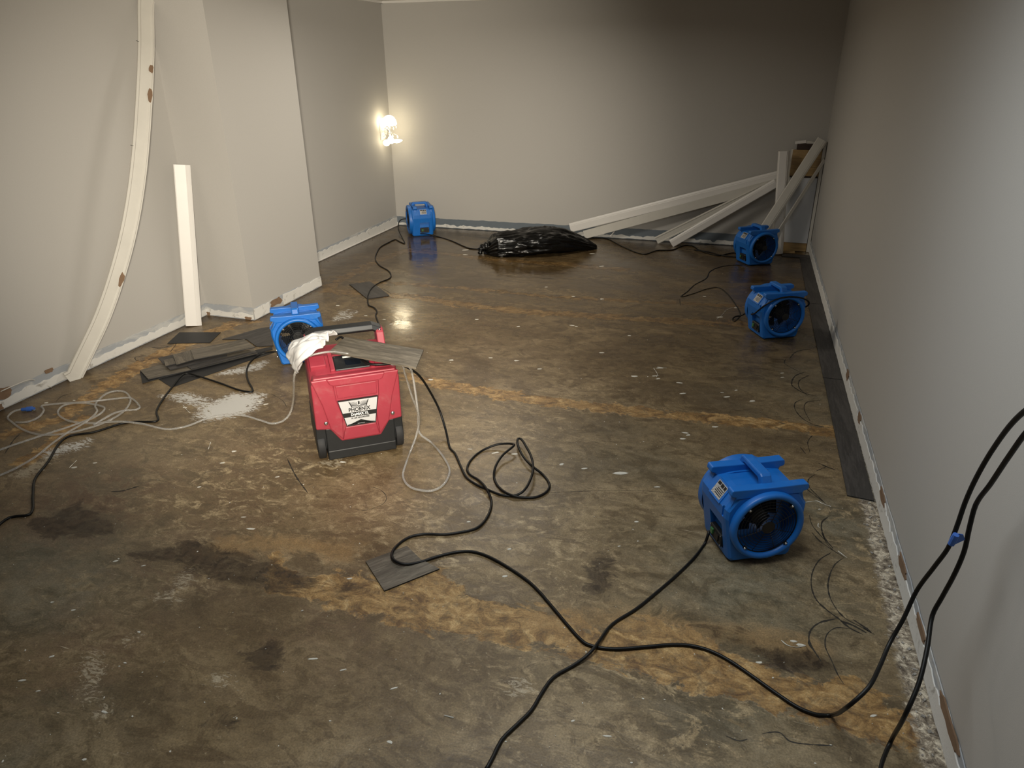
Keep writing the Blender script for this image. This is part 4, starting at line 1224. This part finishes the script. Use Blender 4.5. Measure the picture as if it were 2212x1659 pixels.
# clear hoses
HR = .0052
GH = 'clear drain hoses'
run('drain_hose', [dpt(800, 600, .492), dpt(640, 580, .492), dpt(470, 610, .485), dpt(390, 655, .468), dpt(350, 690, .44), z3b(2010, 790, .38), z3b(2005, 900, .23), z3b(1998, 990, .10), z3b(1975, 1060, .03), z3b(1930, 1105), z3b(1860, 1122), z3b(1780, 1100), z3b(1650, 1065),
                    z3b(1500, 1068), z3b(1390, 1095), z3b(1280, 1138), z3b(1160, 1160), z3b(1080, 1150, .012), z3b(1010, 1132, .017), z3b(940, 1118, .018), z3b(800, 1108, .018), z3b(640, 1118, .014), z3b(500, 1110), z3b(420, 1080), z3b(395, 1040), z3b(440, 995), z3b(540, 980), z3b(650, 992), z3b(715, 1020, .014),
                    z3b(650, 1075, .014), z3b(480, 1140), z3b(250, 1215), z3b(0, 1300), z3b(-80, 1330)], HR, M_HOSE, 'clear hose from the rag across the white splash to the left coil', 'hose', GH)
run('drain_hose', [z3b(240, 1030), z3b(180, 1020), z3b(100, 1035), z3b(52, 1080), z3b(80, 1110), z3b(150, 1160), z3b(260, 1195), z3b(400, 1195), z3b(560, 1165, .014), z3b(700, 1120, .014), z3b(830, 1050), z3b(890, 970), z3b(860, 910), z3b(800, 897), z3b(730, 915),
                    z3b(665, 970), z3b(650, 1010, .016), z3b(665, 1035, .016), z3b(600, 1100, .02), z3b(450, 1190, .016), z3b(340, 1270), z3b(240, 1350), z3b(100, 1430), z3b(-60, 1500)], HR, M_HOSE, 'coiled clear hose on the floor by the left wall, ending at a blue fitting', 'hose', GH)
hz = run('drain_hose', [z3b(105, 1112), z3b(180, 1112), z3b(260, 1080), z3b(300, 1030), z3b(285, 1000), z3b(400, 985), z3b(600, 973, .014), z3b(760, 955), z3b(880, 945), z3b(920, 965), z3b(955, 1012), z3b(930, 1026), z3b(870, 1030), z3b(780, 1050, .014), z3b(640, 1130, .018)], HR, M_HOSE,
         'second clear hose lying over the coil, looping round the blue fitting', 'hose', GH)
bc = at(*z3b(195, 1022), .013)
d0 = (at(*z3b(235, 1018), .013) - at(*z3b(150, 1026), .013)).normalized(); s0 = Vector((-d0.y, d0.x, 0))
fit = MB().tube([bc - d0 * .035, bc - d0 * .03, bc - d0 * .01, bc - d0 * .009, bc + d0 * .012, bc + d0 * .013, bc + d0 * .03], [.007, .009, .009, .013, .013, .009, .008], 12)
fit.tube([bc + s0 * .0, bc + s0 * .02 + d0 * .012], [.008, .006], 10)
tag(fit.build('hose_fitting', M_TAPE, None, True, 40), 'small blue hose fitting lying on the floor by the left wall', 'fitting')
zd = lambda a, b, z: dpt(a, b, z)
run('drain_hose', [zd(1180, 690, .472), zd(1275, 700, .462), zd(1300, 760, .40), zd(1330, 860, .30), zd(1375, 1000, .18), zd(1420, 1120, .08), z7(760, 130, .03), z7(840, 195, HR), z7(920, 280), z7(980, 370), z7(1000, 430), z7(980, 500), z7(930, 560), z7(860, 590), z7(780, 588),
                    z7(700, 568), z7(645, 520), z7(628, 460), z7(650, 380), z7(690, 270), z7(725, 180, .02), z7(745, 110, .06), z7(757, 40, .12), z7(745, -60, .22), zd(1375, 800, .38), zd(1335, 710, .455), zd(1220, 690, .474)], HR, M_HOSE,
    'clear hose hanging in a teardrop loop at the right of the dehumidifier', 'hose', GH)
run('wire', [z3b(0, 905, .10), z3b(100, 860, .11), z3b(205, 822, .10), z3b(260, 835, .06), z3b(350, 875)], .003, M_CREAM, 'thin pale wire trailing off the left wall strip to the floor', 'wire')

# ------------------------------------------------------------------ lamp in the far corner
t = NT('lit_frosted_glass'); t.set(color=(.95, .9, .8), rough=.3, ecol=(1, .86, .58), estr=8.0); M_LIT = t.m
t = NT('lit_crystal'); t.set(color=(.9, .88, .84), rough=.05, trans=.7, ior=1.45, ecol=(1, .85, .6), estr=.12); M_CRYS = t.m
LX, LY, LZ = -3.640, 7.25, 1.055
lamp = tag(empty('wall_lamp', (LX, LY, LZ)), 'small glowing crystal wall lamp in the far left corner', 'lamp')
LF = lambda ox, oy, oz: (lambda c, s, r, d: Vector((ox + r * c, oy + r * s, oz + d)))
# bracket into the corner
MB().box((-.109, -.02, -.10), (-.098, .06, .10)).build('back_plate', M_CREAM, lamp)
MB().box((-.10, .0, -.012), (.0, .016, .004)).build('bracket', M_STEEL, lamp)
MB().lathe([(.006, .152), (.03, .146), (.055, .128), (.074, .098), (.082, .062), (.070, .05), (.03, .045), (.004, .044)], LF(0, 0, 0), 9).build('glass_dome', M_LIT, lamp)
MB().lathe([(.001, .10), (.02, .12), (.026, .09), (.02, .05), (.002, .045)], LF(-.062, -.05, 0), 6).build('glass_petal', M_LIT, lamp)
MB().lathe([(.001, -.158), (.022, -.152), (.036, -.132), (.036, -.115), (.022, -.097), (.001, -.092)], LF(-.035, -.03, 0), 16).build('glass_globe', M_LIT, lamp, True)
MB().lathe([(.001, -.135), (.024, -.13), (.036, -.108), (.032, -.08), (.016, -.058), (.001, -.05)], LF(.012, -.02, 0), 8).build('glass_globe', M_LIT, lamp)
MB().lathe([(.001, -.13), (.03, -.125), (.062, -.108), (.060, -.098), (.03, -.095), (.001, -.094)], LF(.055, .03, 0), 12).build('glass_dish', M_LIT, lamp)
for k, (ox, oy, oz, r, h) in enumerate(((-.062, -.03, .02, .022, .05), (-.072, -.02, -.02, .018, .045), (-.02, -.05, -.01, .016, .06), (.01, -.04, -.03, .014, .04), (-.045, -.045, -.055, .018, .045), (.045, .0, .02, .012, .03), (.07, .02, .028, .010, .022),
                                        (.035, -.01, -.055, .016, .03), (.075, .02, -.065, .013, .03), (-.035, -.055, .03, .013, .035))):
    MB().lathe([(.0005, h * .5), (r * .7, h * .18), (r, 0), (r * .6, -h * .22), (.0005, -h * .5)], LF(ox, oy, oz), 6).build('crystal_drop', M_CRYS, lamp)
    MB().tube([(ox, oy, oz + h * .45), (ox * .5, oy * .5, oz + h * .4 + .02), (0, 0, .045)], .0012, 4).build('hanging_wire', M_STEEL, lamp)
MB().tube([(-.05, -.01, .04), (0, -.012, .0), (.01, -.012, -.05)], .004, 6).build('stem', M_STEEL, lamp)
# ------------------------------------------------------------------ floor litter
ch = MB()


def chip(px, py, L_, W_, ang, r):
    c = at(px, py); k = r.choice((6, 7, 8)); v = []
    for i in range(k):
        a = 2 * PI * i / k; q = r.uniform(.65, 1.1)
        x, y = math.cos(a) * L_ * q, math.sin(a) * W_ * q
        v.append(Vector((c.x + x * math.cos(ang) - y * math.sin(ang), c.y + x * math.sin(ang) + y * math.cos(ang), 0)))
    h = r.uniform(.0008, .0018)
    ch.add([p + Vector((0, 0, .0002)) for p in v] + [Vector((c.x, c.y, 0)) + (p - Vector((c.x, c.y, 0))) * .8 + Vector((0, 0, h)) for p in v],
           [tuple(range(k, 2 * k))] + [(i, (i + 1) % k, k + (i + 1) % k, k + i) for i in range(k)])


big = [(755, 1250, 7), (676, 1423, 14), (742, 1447, 11), (850, 1487, 13), (542, 1142, 12), (527, 1117, 7), (300, 1365, 5), (112, 1418, 6), (82, 1493, 6), (48, 1470, 14), (112, 1301, 5), (158, 1318, 6), (310, 1222, 7), (250, 1212, 6), (225, 1538, 13), (182, 1641, 6),
       (270, 1432, 5), (1640, 1431, 9), (1730, 1393, 14), (1715, 1385, 8), (1312, 1590, 14), (1238, 1557, 5), (842, 1603, 8), (1375, 1127, 6), (1012, 1127, 5), (1100, 1186, 6), (1090, 1245, 7), (1337, 1180, 4), (1420, 1052, 8), (1340, 1022, 20), (1262, 1012, 10), (1213, 1003, 8),
       (1070, 978, 12), (1112, 981, 9), (1015, 970, 6), (930, 820, 7), (975, 778, 6), (1115, 779, 7), (1060, 773, 5), (1370, 813, 9), (1425, 795, 15), (1415, 812, 9), (1422, 818, 6), (1467, 827, 8), (1475, 850, 8), (1570, 857, 8), (1590, 843, 5), (1625, 866, 9), (1560, 848, 4),
       (1690, 806, 5), (1690, 815, 5), (1480, 935, 9), (1487, 940, 6), (1475, 948, 8), (1545, 922, 9), (1165, 797, 6), (1300, 762, 7), (1236, 703, 7), (1245, 705, 4), (1555, 685, 8), (1590, 665, 6), (1522, 640, 5), (1887, 1546, 9), (1880, 1165, 4), (1885, 1173, 4), (1770, 1100, 5),
       (730, 660, 6), (790, 682, 5), (830, 690, 5), (845, 700, 5), (1085, 555, 5), (1360, 725, 5), (435, 790, 4), (400, 880, 6), (560, 868, 6), (575, 873, 7), (480, 1000, 8), (505, 975, 6), (600, 1030, 6), (430, 1052, 5), (90, 1015, 10), (160, 1010, 8), (205, 1000, 6), (120, 930, 5),
       (100, 870, 5), (160, 865, 5), (740, 998, 10), (1238, 640, 5), (1300, 646, 5), (1180, 620, 4), (1280, 548, 7), (1005, 540, 9), (1005, 550, 6), (1300, 575, 6), (1030, 690, 5), (1120, 705, 5)]
rc = random.Random(11)
for px, py, s_ in big:
    zc = at(px, py).dot(FWD) - CAM_H * FWD.z
    L_ = s_ / FPX * zc; chip(px, py, L_ * (1 if s_ < 10 else .85), L_ * (rc.uniform(.3, .6) if s_ < 10 else rc.uniform(.18, .32)), rc.uniform(0, .7), rc)
for k in range(380):
    px, py = rc.uniform(0, 2000), rc.uniform(520, 1659)
    p = at(px, py)
    if not (-3.6 < p.x < .64 and .3 < p.y < 7.4) or (p.y > 4 and p.x < -3.2): continue
    L_ = rc.choice((.0012, .0015, .002, .002, .0025, .003, .0045)); chip(px, py, L_, L_ * rc.uniform(.3, .8), rc.uniform(0, 3), rc)
tag(ch.build('paint_chips', M_CHIP), 'scattered white paint chips and drips all over the bare floor', 'litter', kind='stuff')

# thin curled paint shavings
sh = MB()
for pts in ([(1688, 1383), (1700, 1393), (1720, 1398), (1740, 1394)], [(1548, 690), (1560, 680), (1572, 668), (1590, 663)], [(1740, 1085), (1765, 1082), (1775, 1087), (1795, 1094)], [(1768, 1130), (1767, 1137), (1771, 1140)],
            [(960, 1545), (980, 1550)], [(395, 875), (408, 890), (412, 892)], [(440, 870), (450, 885), (458, 895)], [(455, 955), (450, 970)], [(650, 1320), (655, 1318)],
            [(1810, 1190), (1830, 1205)], [(150, 1010), (165, 995)], [(1412, 795), (1420, 808), (1418, 815)], [(1420, 793), (1440, 795)]):
    P = spline([at(*p, .0015) for p in pts], .01)
    sh.tube(P, [.0014 + .0008 * math.sin(i * 1.3) for i in range(len(P))], 4)
tag(sh.build('paint_shavings', M_CHIP), 'thin curled white paint shavings strewn on the floor', 'litter', kind='stuff')

# dark adhesive swirls by the right wall and stray arcs
sw = MB()
rz_ = random.Random(5)


def swirl(pts, w):
    P = spline([at(*p, .0004) for p in pts], .006)
    top, bot = [], []
    for i, p in enumerate(P):
        t_ = (P[min(i + 1, len(P) - 1)] - P[max(i - 1, 0)]).normalized(); n_ = Vector((-t_.y, t_.x, 0))
        k = w * .8 * (.35 + 1.1 * abs(mnoise.noise(p * 22)) + 1.0 * abs(mnoise.noise(p * 75))) * min(1, .3 + 8 * i / len(P)) * min(1, .3 + 8 * (len(P) - 1 - i) / len(P))
        top.append(p + n_ * k); bot.append(p - n_ * k)
    n = len(P)
    sw.add(top + bot, [(i, i + 1, n + i + 1, n + i) for i in range(n - 1)])


q3 = lambda *l: [(1300 + a * B_, 1150 + b * B_) for a, b in l]
for pts, w in ((q3((1370, 120), (1300, 165), (1258, 240), (1252, 320), (1280, 400), (1340, 460), (1420, 520), (1480, 570), (1560, 610)), .0045), (q3((1445, 150), (1390, 195), (1355, 280), (1355, 360), (1390, 440), (1450, 510), (1540, 560), (1630, 610)), .003),
               (q3((1400, 515), (1300, 540), (1245, 590), (1240, 660), (1270, 710), (1310, 770)), .0045), (q3((1480, 575), (1400, 570), (1345, 610), (1335, 680), (1370, 760), (1410, 850), (1445, 905)), .003), (q3((1255, 0), (1300, 50), (1370, 100), (1450, 150)), .0035),
               (q3((1315, 0), (1340, 60), (1380, 105)), .003), (q3((1430, 530), (1500, 555), (1580, 600)), .006), (q3((1500, 520), (1560, 560), (1610, 600)), .005), (q3((740, 1215), (820, 1245), (870, 1235)), .003), (q3((960, 1200), (1060, 1195), (1130, 1250), (1380, 1275)), .0035),
               ([(1705, 775), (1720, 760), (1745, 755), (1760, 760)], .005), ([(1697, 775), (1695, 785), (1715, 797), (1730, 805)], .004), ([(1740, 803), (1718, 812), (1710, 830), (1720, 840), (1740, 850), (1765, 856)], .0055),
               ([(1748, 810), (1727, 822), (1727, 838), (1745, 855)], .004), ([(1735, 862), (1718, 870), (1718, 885), (1735, 905), (1760, 918), (1780, 922)], .004), ([(1775, 865), (1745, 868), (1737, 882), (1750, 910)], .003),
               ([(1755, 940), (1745, 955), (1750, 978)], .003), ([(1728, 965), (1740, 980)], .003), ([(1767, 1000), (1790, 1010), (1805, 1015)], .005), ([(1762, 1018), (1785, 1008)], .003), ([(1760, 1025), (1747, 1035), (1747, 1050), (1765, 1070), (1785, 1090)], .0035),
               ([(1735, 1050), (1760, 1070), (1780, 1085)], .003), ([(1748, 1112), (1755, 1135), (1780, 1165)], .003), ([(1790, 1115), (1775, 1130), (1780, 1160), (1800, 1185)], .0045), ([(755, 1098), (790, 1102), (825, 1090), (835, 1075), (820, 1057), (795, 1051)], .0018),
               ([(330, 775), (300, 780), (292, 772), (310, 768)], .004), ([(328, 750), (345, 752), (365, 748)], .006), ([(365, 745), (380, 742), (368, 760)], .004), ([(335, 845), (350, 842)], .004), ([(620, 990), (640, 1030), (665, 1065)], .004), ([(585, 850), (610, 865), (620, 880)], .002),
               ([(240, 1062), (265, 1060), (300, 1050)], .006), ([(120, 868), (135, 855), (155, 850)], .004), ([(1165, 1065), (1300, 1060), (1420, 1062), (1510, 1075)], .0015), ([(845, 635), (835, 628), (822, 622)], .003), ([(1470, 660), (1468, 645)], .004), ([(10, 980), (30, 950), (45, 935)], .004)):
    swirl(pts, w)
tag(sw.build('adhesive_swirls', M_SWIRL), 'dark dried adhesive swirls and scratches on the floor', 'stain', kind='stuff')

# broken mortar along the foot of the right wall
cr = MB(); rk = random.Random(3)
for k in range(300):
    y = rk.uniform(1.2, 2.9) if k < 230 else rk.uniform(2.9, 7.0)
    x = .69 - abs(rk.gauss(0, .026)); s_ = rk.choice((.0010, .0012, .0018, .002, .003, .0045)) * rk.uniform(.7, 1.2)
    if y > 2.88: x = .695 - rk.uniform(0, .008)
    m = Matrix.Translation((x, y, s_ * .5)) @ Matrix.Rotation(rk.uniform(0, 3), 4, 'Z') @ Matrix.Rotation(rk.uniform(0, 1), 4, 'X')
    cr.box((-s_, -s_ * .7, -s_ * .5), (s_, s_ * .7, s_ * .5), m)
tag(cr.build('mortar_crumbs', M_CRUMB), 'crumbled grey mortar along the foot of the right wall', 'rubble', kind='stuff')
cr = MB()
for k in range(420):
    u = rk.random()
    if u < .5: x, y = -3.69 + abs(rk.gauss(0, .02)), rk.uniform(1.8, 4.1)
    elif u < .65: x, y = rk.uniform(-3.66, -3.28), 4.12 - abs(rk.gauss(0, .03))
    elif u < .8: x, y = -3.27 + abs(rk.gauss(0, .018)), rk.uniform(4.1, 5.05)
    else: x, y = -3.72 + abs(rk.gauss(0, .03)), rk.uniform(5.1, 7.4)
    s_ = rk.choice((.001, .0014, .002, .003))
    m = Matrix.Translation((x, y, s_ * .4)) @ Matrix.Rotation(rk.uniform(0, 3), 4, 'Z')
    cr.box((-s_, -s_ * .6, -s_ * .4), (s_, s_ * .6, s_ * .4), m)
tag(cr.build('plaster_crumbs', M_CRUMBD), 'brown torn paper and plaster crumbs along the left walls', 'rubble', kind='stuff')
